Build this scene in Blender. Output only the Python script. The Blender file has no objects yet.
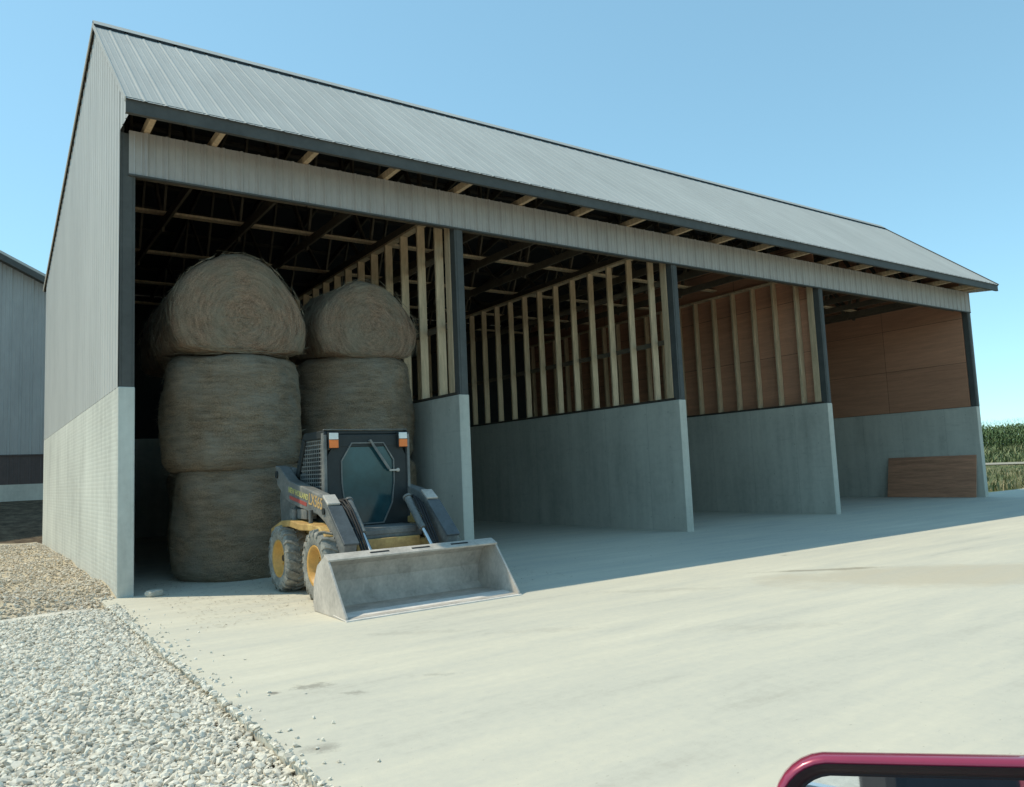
import bpy, bmesh, math, random
import numpy as np
from mathutils import Vector, Matrix, noise

rnd = random.Random(11)
npr = np.random.default_rng(5)
scene = bpy.context.scene
COL = scene.collection
PI = math.pi
R = math.radians

# ------------------------------------------------------------------ materials
def new_mat(name):
    m = bpy.data.materials.new(name)
    m.use_nodes = True
    nt = m.node_tree
    for n in list(nt.nodes):
        nt.nodes.remove(n)
    out = nt.nodes.new('ShaderNodeOutputMaterial')
    b = nt.nodes.new('ShaderNodeBsdfPrincipled')
    nt.links.new(b.outputs[0], out.inputs[0])
    return m, nt, b

def coords(nt, scale=(1, 1, 1), kind='Object', rot=(0, 0, 0)):
    tc = nt.nodes.new('ShaderNodeTexCoord')
    mp = nt.nodes.new('ShaderNodeMapping')
    mp.inputs['Scale'].default_value = scale
    mp.inputs['Rotation'].default_value = rot
    nt.links.new(tc.outputs[kind], mp.inputs[0])
    return mp.outputs[0]

def noise_node(nt, vec, scale, detail=4, rough=0.6, dist=0.0):
    n = nt.nodes.new('ShaderNodeTexNoise')
    n.inputs['Scale'].default_value = scale
    n.inputs['Detail'].default_value = detail
    n.inputs['Roughness'].default_value = rough
    n.inputs['Distortion'].default_value = dist
    nt.links.new(vec, n.inputs['Vector'])
    return n.outputs['Fac']

def ramp(nt, fac, stops):
    r = nt.nodes.new('ShaderNodeValToRGB')
    el = r.color_ramp.elements
    el[0].position, el[0].color = stops[0][0], (*stops[0][1], 1)
    el[1].position, el[1].color = stops[-1][0], (*stops[-1][1], 1)
    for p, c in stops[1:-1]:
        e = el.new(p)
        e.color = (*c, 1)
    nt.links.new(fac, r.inputs[0])
    return r.outputs[0]

def mix(nt, fac, a, b, mode='MIX'):
    n = nt.nodes.new('ShaderNodeMix')
    n.data_type = 'RGBA'
    n.blend_type = mode
    if isinstance(fac, (int, float)):
        n.inputs[0].default_value = fac
    else:
        nt.links.new(fac, n.inputs[0])
    for v, i in ((a, 6), (b, 7)):
        if isinstance(v, tuple):
            n.inputs[i].default_value = (*v, 1)
        else:
            nt.links.new(v, n.inputs[i])
    return n.outputs[2]

def math_n(nt, op, a, b=None, c=None):
    n = nt.nodes.new('ShaderNodeMath')
    n.operation = op
    for i, v in enumerate((a, b, c)):
        if v is None:
            continue
        if isinstance(v, (int, float)):
            n.inputs[i].default_value = v
        else:
            nt.links.new(v, n.inputs[i])
    return n.outputs[0]

def bump(nt, b, h, strength=0.3, dist=0.02):
    n = nt.nodes.new('ShaderNodeBump')
    n.inputs['Strength'].default_value = strength
    n.inputs['Distance'].default_value = dist
    nt.links.new(h, n.inputs['Height'])
    nt.links.new(n.outputs[0], b.inputs['Normal'])

def sc(c, k):
    return tuple(min(1, x * k) for x in c)

def noisy(name, c, var=0.25, scale=4, stretch=(1, 1, 1), rough=0.7, bmp=0.15, bscale=40, metal=0.0, tint=None, spec=0.4):
    """a base colour with two scales of mottling"""
    m, nt, b = new_mat(name)
    v = coords(nt, stretch)
    n1 = noise_node(nt, v, scale, 5)
    n2 = noise_node(nt, v, scale * 6.3, 3)
    k = math_n(nt, 'ADD', math_n(nt, 'MULTIPLY', n1, 0.65), math_n(nt, 'MULTIPLY', n2, 0.35))
    lo = sc(c, 1 - var)
    hi = sc(tint or c, 1 + var)
    colr = ramp(nt, k, [(0.32, lo), (0.5, c), (0.68, hi)])
    nt.links.new(colr, b.inputs['Base Color'])
    b.inputs['Roughness'].default_value = rough
    b.inputs['Metallic'].default_value = metal
    b.inputs['Specular IOR Level'].default_value = spec
    if bmp:
        bump(nt, b, noise_node(nt, v, bscale, 4), bmp, 0.01)
    return m

M = {}
M['siding'] = noisy('painted_grey_steel', (0.53, 0.505, 0.46), 0.10, 1.2, (1, 1, 0.25), 0.5, 0.04, 12, spec=0.4)
M['roofing'] = noisy('painted_grey_roof_steel', (0.47, 0.46, 0.425), 0.12, 0.8, (1, 0.3, 0.3), 0.62, 0.03, 10, spec=0.25)
M['roof_shade'] = noisy('painted_roof_shade', (0.025, 0.025, 0.024), 0.3, 3, rough=0.9, bmp=0.1)  # painted shade: bounce light would leave the bare steel underside mid-grey
M['trim'] = noisy('dark_trim_steel', (0.080, 0.080, 0.074), 0.2, 2, rough=0.6, bmp=0.02, spec=0.2)
M['header'] = noisy('header_steel', (0.39, 0.355, 0.325), 0.12, 2.0, (1, 1, 0.4), 0.5, 0.03, 12)
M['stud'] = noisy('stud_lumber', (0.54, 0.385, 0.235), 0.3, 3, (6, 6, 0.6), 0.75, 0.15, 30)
M['beam'] = noisy('truss_lumber', (0.105, 0.08, 0.052), 0.32, 2.5, (1.2, 1.2, 1.2), 0.8, 0.15, 30)  # wood darkened: the shade among the trusses is in this colour
M['purlin'] = noisy('purlin_lumber', (0.06, 0.047, 0.034), 0.3, 2.5, (0.4, 2, 2), 0.8, 0.1, 30)  # likewise darkened to carry the shade under the roof
M['backing'] = noisy('back_wall_shade', (0.03, 0.03, 0.028), 0.3, 1.5, rough=0.85)  # near-black paints in the shade at the back of the bays
M['black_rubber'] = noisy('black_rubber', (0.02, 0.02, 0.021), 0.2, 8, rough=0.7, bmp=0.05)
M['chrome'] = noisy('bare_steel_rod', (0.6, 0.6, 0.58), 0.1, 5, rough=0.25, bmp=0, metal=1.0)

def concrete_mat(name, base, board=False, streak=0.5):
    m, nt, b = new_mat(name)
    v = coords(nt)
    n1 = noise_node(nt, v, 0.55, 6, 0.62)
    n2 = noise_node(nt, v, 9.0, 5, 0.65)
    vs = coords(nt, (3.0, 3.0, 0.28))
    n3 = noise_node(nt, vs, 1.3, 4, 0.6)
    k = math_n(nt, 'ADD', math_n(nt, 'MULTIPLY', n1, 0.45), math_n(nt, 'MULTIPLY', n2, 0.2))
    k = math_n(nt, 'ADD', k, math_n(nt, 'MULTIPLY', n3, 0.35))
    colr = ramp(nt, k, [(0.30, sc(base, 0.66)), (0.5, base), (0.68, sc(base, 1.22))])
    h = n2
    if board:                                   # boards of the form leave fine level ridges
        sp = nt.nodes.new('ShaderNodeSeparateXYZ')
        nt.links.new(coords(nt), sp.inputs[0])
        w = math_n(nt, 'SINE', math_n(nt, 'MULTIPLY', sp.outputs[2], 2 * PI / 0.056))
        ge = nt.nodes.new('ShaderNodeNewGeometry')
        sn = nt.nodes.new('ShaderNodeSeparateXYZ')
        nt.links.new(ge.outputs['True Normal'], sn.inputs[0])
        w = math_n(nt, 'MULTIPLY', w, math_n(nt, 'GREATER_THAN', math_n(nt, 'ABSOLUTE', sn.outputs[0]), 0.5))
        g = math_n(nt, 'GREATER_THAN', w, 0.70)
        colr = mix(nt, math_n(nt, 'MULTIPLY', g, 0.12), colr, sc(base, 0.6))
        h = math_n(nt, 'ADD', math_n(nt, 'MULTIPLY', n2, 0.4), math_n(nt, 'MULTIPLY', w, -0.10))
    else:
        sp = nt.nodes.new('ShaderNodeSeparateXYZ')
        nt.links.new(coords(nt), sp.inputs[0])
        fy = math_n(nt, 'FRACT', math_n(nt, 'DIVIDE', math_n(nt, 'ADD', sp.outputs[1], 0.35), 1.22))
        seam = math_n(nt, 'LESS_THAN', fy, 0.008)
        hy = math_n(nt, 'SUBTRACT', math_n(nt, 'FRACT', math_n(nt, 'DIVIDE', sp.outputs[1], 0.61)), 0.5)
        hz = math_n(nt, 'SUBTRACT', math_n(nt, 'FRACT', math_n(nt, 'DIVIDE', math_n(nt, 'ADD', sp.outputs[2], 0.08), 0.66)), 0.5)
        hd = math_n(nt, 'ADD', math_n(nt, 'MULTIPLY', hy, hy), math_n(nt, 'MULTIPLY', hz, hz))
        hole = math_n(nt, 'LESS_THAN', hd, 0.00055)
        scr = noise_node(nt, coords(nt, (1, 0.7, 9.0)), 1.6, 6, 0.7)
        scr = ramp(nt, scr, [(0.58, (0, 0, 0)), (0.70, (1, 1, 1))])
        colr = mix(nt, math_n(nt, 'MULTIPLY', scr, 0.30), colr, sc(base, 0.62))
        colr = mix(nt, math_n(nt, 'MULTIPLY', math_n(nt, 'MAXIMUM', seam, hole), 0.38), colr, sc(base, 0.35))
    nt.links.new(colr, b.inputs['Base Color'])
    b.inputs['Roughness'].default_value = 0.88
    b.inputs['Specular IOR Level'].default_value = 0.25
    bump(nt, b, h, 0.35, 0.012)
    return m
M['wall_concrete'] = concrete_mat('wall_concrete', (0.50, 0.475, 0.405))
M['formed_concrete'] = concrete_mat('board_formed_concrete', (0.56, 0.56, 0.50), True)

def apron_mat():
    m, nt, b = new_mat('apron_concrete')
    v = coords(nt)
    vs = coords(nt, (0.30, 2.2, 1), rot=(0, 0, R(34)))
    n1 = noise_node(nt, v, 0.22, 6, 0.6)
    n2 = noise_node(nt, vs, 1.4, 6, 0.65)
    n3 = noise_node(nt, v, 14, 4, 0.7)
    k = math_n(nt, 'ADD', math_n(nt, 'MULTIPLY', n1, 0.36), math_n(nt, 'MULTIPLY', n2, 0.46))
    k = math_n(nt, 'ADD', k, math_n(nt, 'MULTIPLY', n3, 0.18))
    base = (0.60, 0.56, 0.455)
    colr = ramp(nt, k, [(0.32, (0.42, 0.395, 0.33)), (0.45, (0.535, 0.51, 0.43)), (0.55, base), (0.66, (0.67, 0.625, 0.51))])
    sp = nt.nodes.new('ShaderNodeSeparateXYZ')
    nt.links.new(v, sp.inputs[0])
    X, Y = sp.outputs[0], sp.outputs[1]
    nw = noise_node(nt, coords(nt), 1.1, 6, 0.7)
    nf = noise_node(nt, coords(nt), 6.5, 6, 0.75)
    def blot(cx, cy, rx, ry, thr=0.5, soft=0.25, wob=1.5, a=-34.7, fine=False):
        ca, sa = math.cos(R(a)), math.sin(R(a))
        ex, ey = math_n(nt, 'SUBTRACT', X, cx), math_n(nt, 'SUBTRACT', Y, cy)
        dx = math_n(nt, 'DIVIDE', math_n(nt, 'ADD', math_n(nt, 'MULTIPLY', ex, ca), math_n(nt, 'MULTIPLY', ey, sa)), rx)
        dy = math_n(nt, 'DIVIDE', math_n(nt, 'SUBTRACT', math_n(nt, 'MULTIPLY', ey, ca), math_n(nt, 'MULTIPLY', ex, sa)), ry)
        d = math_n(nt, 'SQRT', math_n(nt, 'ADD', math_n(nt, 'MULTIPLY', dx, dx), math_n(nt, 'MULTIPLY', dy, dy)))
        d = math_n(nt, 'ADD', d, math_n(nt, 'MULTIPLY', math_n(nt, 'SUBTRACT', nf if fine else nw, 0.5), wob))
        r = nt.nodes.new('ShaderNodeMapRange')
        r.inputs[1].default_value = 1.0
        r.inputs[2].default_value = 1.0 - soft
        nt.links.new(d, r.inputs[0])
        return r.outputs[0]
    # a dried mud film washed out to the right, with a crusted tip
    f = blot(7.3, -6.2, 2.7, 0.85, soft=0.3, wob=1.2)
    colr = mix(nt, math_n(nt, 'MULTIPLY', f, math_n(nt, 'ADD', 0.05, math_n(nt, 'MULTIPLY', n2, 0.62))), colr, (0.40, 0.325, 0.225))
    f = blot(6.5, -4.72, 0.75, 0.10, soft=0.6, wob=2.6)
    colr = mix(nt, math_n(nt, 'MULTIPLY', f, 0.55), colr, (0.20, 0.17, 0.12))
    for (cx, cy, rx, ry, a) in ((0.35, -5.30, 0.13, 0.09, 0.55), (0.12, -5.28, 0.04, 0.03, 0.8), (0.50, -5.62, 0.10, 0.05, .45), (1.05, -5.6, 0.16, 0.05, .3),
                                (2.3, -5.0, 0.5, 0.10, .14), (3.6, -6.2, 0.7, 0.14, .12), (0.0, -6.4, .12, .07, .5),
                                (1.6, -4.35, .5, .08, .15), (7.4, -3.55, .06, .04, .8), (4.4, -4.4, .9, .12, .15)):
        f = blot(cx, cy, rx, ry, soft=0.7, wob=4.2, fine=True)
        colr = mix(nt, math_n(nt, 'MULTIPLY', f, a), colr, (0.19, 0.17, 0.14))
    # scattered grit and old straw ground into the surface
    vo = noise_node(nt, coords(nt, (1, 2.2, 1)), 34, 2, 0.5)
    spk = math_n(nt, 'GREATER_THAN', vo, 0.73)
    colr = mix(nt, math_n(nt, 'MULTIPLY', spk, 0.45), colr, (0.22, 0.19, 0.14))
    nt.links.new(colr, b.inputs['Base Color'])
    b.inputs['Roughness'].default_value = 0.86
    b.inputs['Specular IOR Level'].default_value = 0.25
    bump(nt, b, math_n(nt, 'ADD', n3, n2), 0.18, 0.01)
    return m
M['apron'] = apron_mat()

def plywood_mat(name, base, sheet=True):
    m, nt, b = new_mat(name)
    v = coords(nt, (1, 0.35, 5.0))
    n1 = noise_node(nt, v, 2.2, 5, 0.6, 0.6)
    n2 = noise_node(nt, v, 14, 4, 0.6)
    k = math_n(nt, 'ADD', math_n(nt, 'MULTIPLY', n1, 0.65), math_n(nt, 'MULTIPLY', n2, 0.35))
    colr = ramp(nt, k, [(0.3, sc(base, 0.6)), (0.5, base), (0.7, sc(base, 1.45))])
    if sheet:
        sp = nt.nodes.new('ShaderNodeSeparateXYZ')
        nt.links.new(coords(nt), sp.inputs[0])
        fz = math_n(nt, 'FRACT', math_n(nt, 'DIVIDE', math_n(nt, 'SUBTRACT', sp.outputs[2], 2.44), 1.22))
        fy = math_n(nt, 'FRACT', math_n(nt, 'DIVIDE', sp.outputs[1], 2.44))
        s = math_n(nt, 'MAXIMUM', math_n(nt, 'LESS_THAN', fz, 0.010), math_n(nt, 'LESS_THAN', fy, 0.005))
        cz_ = math_n(nt, 'FLOOR', math_n(nt, 'DIVIDE', math_n(nt, 'SUBTRACT', sp.outputs[2], 2.44), 1.22))
        cy_ = math_n(nt, 'FLOOR', math_n(nt, 'DIVIDE', sp.outputs[1], 2.44))
        wn = nt.nodes.new('ShaderNodeTexWhiteNoise')
        wn.noise_dimensions = '1D'
        nt.links.new(math_n(nt, 'ADD', math_n(nt, 'MULTIPLY', cz_, 7.3), math_n(nt, 'MULTIPLY', cy_, 3.1)), wn.inputs['W'])
        colr = mix(nt, 0.45, colr, ramp(nt, wn.outputs['Value'], [(0, sc(base, 0.55)), (1, sc(base, 1.35))]))
        colr = mix(nt, math_n(nt, 'MULTIPLY', s, 0.7), colr, (0.03, 0.02, 0.015))
    nt.links.new(colr, b.inputs['Base Color'])
    b.inputs['Roughness'].default_value = 0.75
    bump(nt, b, n2, 0.1, 0.005)
    return m
M['plywood'] = plywood_mat('plywood_lining', (0.45, 0.215, 0.125))
M['ply_sheet'] = plywood_mat('plywood_sheet', (0.46, 0.215, 0.125), False)

def hay_mat(name, base, grey):
    m, nt, b = new_mat(name)
    tc = nt.nodes.new('ShaderNodeTexCoord')
    sp = nt.nodes.new('ShaderNodeSeparateXYZ')
    nt.links.new(tc.outputs['Object'], sp.inputs[0])
    r = math_n(nt, 'SQRT', math_n(nt, 'ADD', math_n(nt, 'MULTIPLY', sp.outputs[0], sp.outputs[0]), math_n(nt, 'MULTIPLY', sp.outputs[1], sp.outputs[1])))
    a = math_n(nt, 'ARCTAN2', sp.outputs[1], sp.outputs[0])
    cb = nt.nodes.new('ShaderNodeCombineXYZ')
    rr = math_n(nt, 'ADD', r, math_n(nt, 'MULTIPLY', a, 0.02))
    nt.links.new(math_n(nt, 'MULTIPLY', rr, 22.0), cb.inputs[0])
    nt.links.new(math_n(nt, 'MULTIPLY', a, 2.2), cb.inputs[1])
    nt.links.new(math_n(nt, 'MULTIPLY', sp.outputs[2], 16.0), cb.inputs[2])
    n1 = noise_node(nt, cb.outputs[0], 1.0, 6, 0.7)
    n2 = noise_node(nt, tc.outputs['Object'], 2.2, 5, 0.6)
    n3 = noise_node(nt, tc.outputs['Object'], 60, 3, 0.6)
    k = math_n(nt, 'ADD', math_n(nt, 'MULTIPLY', n1, 0.55), math_n(nt, 'MULTIPLY', n3, 0.45))
    colr = ramp(nt, k, [(0.32, sc(base, 0.35)), (0.48, base), (0.66, sc(base, 1.7))])
    patch = ramp(nt, n2, [(0.40, (0, 0, 0)), (0.62, (1, 1, 1))])
    colr = mix(nt, math_n(nt, 'MULTIPLY', patch, 0.75), colr, mix(nt, n1, sc(grey, 0.5), sc(grey, 1.5)))
    nt.links.new(colr, b.inputs['Base Color'])
    b.inputs['Roughness'].default_value = 0.95
    b.inputs['Specular IOR Level'].default_value = 0.1
    bump(nt, b, math_n(nt, 'ADD', n1, n3), 0.9, 0.03)
    return m
M['hay'] = hay_mat('hay', (0.275, 0.175, 0.115), (0.25, 0.215, 0.155))
M['hay_low'] = hay_mat('weathered_hay', (0.235, 0.168, 0.11), (0.255, 0.22, 0.17))
M['hay_straw'] = noisy('loose_straw', (0.27, 0.215, 0.145), 0.5, 7, rough=0.9, bmp=0)

def stones_mat(name, stops):
    m, nt, b = new_mat(name)
    at = nt.nodes.new('ShaderNodeAttribute')
    at.attribute_name = 'stone_shade'
    colr = ramp(nt, at.outputs['Fac'], stops)
    n = noise_node(nt, coords(nt), 45, 3, 0.6)
    colr = mix(nt, 0.35, colr, ramp(nt, n, [(0.3, (0.45, 0.45, 0.45)), (0.7, (1, 1, 1))]), 'MULTIPLY')
    nt.links.new(colr, b.inputs['Base Color'])
    b.inputs['Roughness'].default_value = 0.9
    b.inputs['Specular IOR Level'].default_value = 0.2
    return m
M['white_stone'] = stones_mat('crushed_limestone', [(0, (0.54, 0.49, 0.40)), (0.3, (0.74, 0.68, 0.57)), (0.7, (0.82, 0.76, 0.64)), (1, (0.87, 0.81, 0.69))])
M['tan_stone'] = stones_mat('tan_fill_stone', [(0, (0.48, 0.40, 0.30)), (0.4, (0.63, 0.545, 0.43)), (0.8, (0.70, 0.62, 0.50)), (1, (0.77, 0.70, 0.59))])
M['gravel_bed'] = noisy('limestone_fines', (0.56, 0.53, 0.46), 0.4, 9, rough=0.95, bmp=0.8, bscale=30)
M['tan_bed'] = noisy('tan_fill', (0.50, 0.42, 0.30), 0.35, 9, rough=0.95, bmp=0.8, bscale=30)
M['road'] = noisy('pale_gravel_road', (0.33, 0.30, 0.235), 0.2, 3, rough=0.95, bmp=0.3)

def ground_mat():
    m, nt, b = new_mat('soil_and_grass')
    v = coords(nt)
    sp = nt.nodes.new('ShaderNodeSeparateXYZ')
    nt.links.new(v, sp.inputs[0])
    n1 = noise_node(nt, v, 0.35, 6, 0.65)
    n2 = noise_node(nt, v, 3.5, 5, 0.7)
    soil = ramp(nt, n2, [(0.3, (0.055, 0.042, 0.030)), (0.5, (0.115, 0.085, 0.058)), (0.72, (0.20, 0.155, 0.10))])
    grass = ramp(nt, n1, [(0.35, (0.075, 0.105, 0.04)), (0.52, (0.15, 0.155, 0.07)), (0.68, (0.26, 0.22, 0.12))])
    f = nt.nodes.new('ShaderNodeMapRange')
    f.inputs[1].default_value = 22.0
    f.inputs[2].default_value = 27.0
    nt.links.new(math_n(nt, 'ADD', sp.outputs[0], math_n(nt, 'MULTIPLY', n1, 3.0)), f.inputs[0])
    colr = mix(nt, f.outputs[0], soil, grass)
    nt.links.new(colr, b.inputs['Base Color'])
    b.inputs['Roughness'].default_value = 0.95
    b.inputs['Specular IOR Level'].default_value = 0.1
    bump(nt, b, n2, 0.8, 0.06)
    return m
M['ground'] = ground_mat()

def leaf_mat(name, c1, c2, c3):
    m, nt, b = new_mat(name)
    at = nt.nodes.new('ShaderNodeAttribute')
    at.attribute_name = 'stone_shade'
    colr = ramp(nt, at.outputs['Fac'], [(0, c1), (0.55, c2), (1, c3)])
    nt.links.new(colr, b.inputs['Base Color'])
    b.inputs['Roughness'].default_value = 0.65
    return m
M['corn'] = leaf_mat('corn_leaf', (0.045, 0.085, 0.025), (0.08, 0.135, 0.04), (0.19, 0.18, 0.07))
M['weed'] = leaf_mat('weed_leaf', (0.09, 0.13, 0.05), (0.15, 0.19, 0.075), (0.25, 0.25, 0.12))
M['grass'] = leaf_mat('dry_grass', (0.08, 0.12, 0.04), (0.16, 0.17, 0.075), (0.31, 0.26, 0.14))

# loader and car paints
M['loader_grey'] = noisy('loader_charcoal_paint', (0.155, 0.158, 0.15), 0.3, 4, rough=0.6, bmp=0.03, tint=(0.21, 0.195, 0.17))
M['loader_dark'] = noisy('loader_cab_dark', (0.022, 0.026, 0.026), 0.25, 5, rough=0.6, bmp=0.03)
M['loader_yellow'] = noisy('loader_yellow_paint', (0.50, 0.31, 0.11), 0.35, 5, rough=0.55, bmp=0.04, tint=(0.52, 0.36, 0.13))
M['rim_yellow'] = noisy('rim_orange_paint', (0.58, 0.31, 0.075), 0.22, 7, rough=0.5, bmp=0.04)
M['bucket'] = noisy('worn_bucket_steel', (0.48, 0.43, 0.375), 0.30, 5, (1, 1, 0.7), rough=0.62, bmp=0.12, bscale=22, spec=0.4)
M['bucket_edge'] = noisy('scoured_sunlit_edge', (0.72, 0.66, 0.60), 0.2, 7, rough=0.5, bmp=0.06)  # scoured steel, also whitened to paint in the sunlit strip
M['tyre'] = noisy('dusty_tyre', (0.25, 0.24, 0.21), 0.40, 10, rough=0.95, bmp=0.1, tint=(0.30, 0.28, 0.24), spec=0.15)
M['hose'] = M['black_rubber']
def simple(name, c, rough=0.5, metal=0.0, coat=0.0):
    m, nt, b = new_mat(name)
    v = coords(nt)
    k = noise_node(nt, v, 9, 3)
    nt.links.new(ramp(nt, k, [(0.3, sc(c, 0.9)), (0.7, sc(c, 1.08))]), b.inputs['Base Color'])
    b.inputs['Roughness'].default_value = rough
    b.inputs['Metallic'].default_value = metal
    b.inputs['Coat Weight'].default_value = coat
    return m
M['lamp_white'] = simple('lamp_white_lens', (0.72, 0.72, 0.68), 0.3)
M['lamp_orange'] = simple('lamp_orange_lens', (0.85, 0.20, 0.03), 0.35)
M['decal_yellow'] = simple('yellow_lettering', (0.50, 0.46, 0.17), 0.5)
M['decal_orange'] = simple('orange_lettering', (0.58, 0.37, 0.15), 0.5)
M['decal_red'] = simple('red_stripe', (0.38, 0.075, 0.06), 0.5)
M['car_paint'] = simple('raspberry_car_paint', (0.34, 0.03, 0.075), 0.28, 0.15, 0.8)
M['car_black'] = simple('black_car_trim', (0.018, 0.019, 0.02), 0.5)
M['seat_cloth'] = simple('grey_seat_cloth', (0.08, 0.08, 0.085), 0.9)
def glass_dark(name, c, rough):
    m, nt, b = new_mat(name)
    v = coords(nt)
    k = noise_node(nt, v, 3.5, 4)
    nt.links.new(ramp(nt, k, [(0.35, sc(c, 0.75)), (0.65, sc(c, 1.25))]), b.inputs['Base Color'])
    b.inputs['Roughness'].default_value = rough
    b.inputs['Specular IOR Level'].default_value = 0.5
    return m
M['cab_glass'] = glass_dark('cab_door_glass', (0.020, 0.058, 0.066), 0.12)
m_, nt_, b_ = new_mat('mirror_glass')
b_.inputs['Base Color'].default_value = (0.82, 0.85, 0.86, 1)
b_.inputs['Metallic'].default_value = 1.0
b_.inputs['Roughness'].default_value = 0.02
M['mirror'] = m_
def pane_mat():
    m, nt, b = new_mat('car_window_pane')
    b.inputs['Base Color'].default_value = (0.03, 0.04, 0.045, 1)
    b.inputs['Roughness'].default_value = 0.05
    return m
M['pane'] = pane_mat()

# ------------------------------------------------------------------ mesh helpers
class MB:
    def __init__(self):
        self.v, self.f, self.s, self.mi = [], [], [], []
        self.cur = 0
    def add(self, vs, fs, smooth=False):
        o = len(self.v)
        self.v += [tuple(p) for p in vs]
        for f in fs:
            self.f.append(tuple(i + o for i in f))
            self.s.append(smooth)
            self.mi.append(self.cur)
    def box(self, a, b):
        x0, y0, z0 = [min(p, q) for p, q in zip(a, b)]
        x1, y1, z1 = [max(p, q) for p, q in zip(a, b)]
        self.add([(x0, y0, z0), (x1, y0, z0), (x1, y1, z0), (x0, y1, z0), (x0, y0, z1), (x1, y0, z1), (x1, y1, z1), (x0, y1, z1)],
                 [(0, 3, 2, 1), (4, 5, 6, 7), (0, 1, 5, 4), (1, 2, 6, 5), (2, 3, 7, 6), (3, 0, 4, 7)])
    def beam(self, p, q, w, d, side=(1, 0, 0)):
        """a board from p to q, w thick along side, d deep the other way"""
        p, q = Vector(p), Vector(q)
        t = (q - p).normalized()
        s = Vector(side)
        s = (s - t * s.dot(t)).normalized()
        u = t.cross(s)
        vs = []
        for c in (p, q):
            for a, b in ((-1, -1), (1, -1), (1, 1), (-1, 1)):
                vs.append(c + s * (a * w / 2) + u * (b * d / 2))
        self.add(vs, [(0, 1, 2, 3), (7, 6, 5, 4), (0, 4, 5, 1), (1, 5, 6, 2), (2, 6, 7, 3), (3, 7, 4, 0)])
    def prism(self, poly, ax, a, b):
        """polygon in the plane across axis ax, from a to b along it"""
        def P(u, v, w):
            return {0: (w, u, v), 1: (u, w, v), 2: (u, v, w)}[ax]
        n = len(poly)
        vs = [P(u, v, a) for u, v in poly] + [P(u, v, b) for u, v in poly]
        fs = [tuple(range(n))[::-1], tuple(range(n, 2 * n))] + [(i, (i + 1) % n, (i + 1) % n + n, i + n) for i in range(n)]
        self.add(vs, fs)
    def tube(self, pts, r, n=10, smooth=True, caps=True):
        pts = [Vector(p) for p in pts]
        rs = r if isinstance(r, (list, tuple)) else [r] * len(pts)
        rings = []
        up = Vector((0.13, 0.21, 0.97))
        for i, p in enumerate(pts):
            t = (pts[min(i + 1, len(pts) - 1)] - pts[max(i - 1, 0)]).normalized()
            a = t.cross(up)
            if a.length < 1e-3:
                a = t.cross(Vector((1, 0, 0)))
            a.normalize()
            b = t.cross(a)
            rings.append([p + (a * math.cos(2 * PI * k / n) + b * math.sin(2 * PI * k / n)) * rs[i] for k in range(n)])
        vs = [v for ring in rings for v in ring]
        fs = []
        for i in range(len(pts) - 1):
            for k in range(n):
                fs.append((i * n + k, i * n + (k + 1) % n, (i + 1) * n + (k + 1) % n, (i + 1) * n + k))
        self.add(vs, fs, smooth)
        if caps:
            self.add(rings[0], [tuple(range(n))[::-1]])
            self.add(rings[-1], [tuple(range(n))])
    def lathe(self, prof, axis, centre, n=32, smooth=True):
        """profile (radius, offset along axis) turned round an axis"""
        vs, fs = [], []
        m = len(prof)
        for k in range(n):
            c, s = math.cos(2 * PI * k / n), math.sin(2 * PI * k / n)
            for r, o in prof:
                p = {0: (o, r * c, r * s), 1: (r * s, o, r * c), 2: (r * c, r * s, o)}[axis]
                vs.append((p[0] + centre[0], p[1] + centre[1], p[2] + centre[2]))
        for k in range(n):
            for i in range(m - 1):
                fs.append((k * m + i, k * m + i + 1, ((k + 1) % n) * m + i + 1, ((k + 1) % n) * m + i))
        self.add(vs, fs, smooth)
    def build(self, name, mat, parent=None, bevel=0.0, seg=2, fix=True):
        me = bpy.data.meshes.new(name)
        me.from_pydata(self.v, [], self.f)
        for mm in (mat if isinstance(mat, (list, tuple)) else [mat]):
            me.materials.append(mm)
        me.polygons.foreach_set('use_smooth', self.s)
        me.polygons.foreach_set('material_index', self.mi)
        if fix or bevel:
            bm = bmesh.new()
            bm.from_mesh(me)
            if fix:
                bmesh.ops.recalc_face_normals(bm, faces=bm.faces)
            if bevel:
                es = [e for e in bm.edges if len(e.link_faces) == 2 and e.calc_face_angle(0) > 0.6]
                bmesh.ops.bevel(bm, geom=es, offset=bevel, segments=seg, affect='EDGES', clamp_overlap=True, profile=0.5)
            bm.to_mesh(me)
            bm.free()
        me.update()
        o = bpy.data.objects.new(name, me)
        COL.objects.link(o)
        if parent:
            o.parent = parent
        return o

def big_mesh(name, verts, tris, mat, shade=None, smooth=False):
    me = bpy.data.meshes.new(name)
    nv, nf, k = len(verts), len(tris), tris.shape[1]
    me.vertices.add(nv)
    me.vertices.foreach_set('co', verts.astype(np.float32).ravel())
    me.loops.add(nf * k)
    me.loops.foreach_set('vertex_index', tris.astype(np.int32).ravel())
    me.polygons.add(nf)
    me.polygons.foreach_set('loop_start', (np.arange(nf) * k).astype(np.int32))
    me.polygons.foreach_set('loop_total', np.full(nf, k, np.int32))
    me.materials.append(mat)
    if shade is not None:
        at = me.attributes.new('stone_shade', 'FLOAT', 'POINT')
        at.data.foreach_set('value', shade.astype(np.float32))
    me.update(calc_edges=True)
    me.validate()
    me.polygons.foreach_set('use_smooth', np.full(len(me.polygons), bool(smooth)))
    o = bpy.data.objects.new(name, me)
    COL.objects.link(o)
    return o

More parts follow.
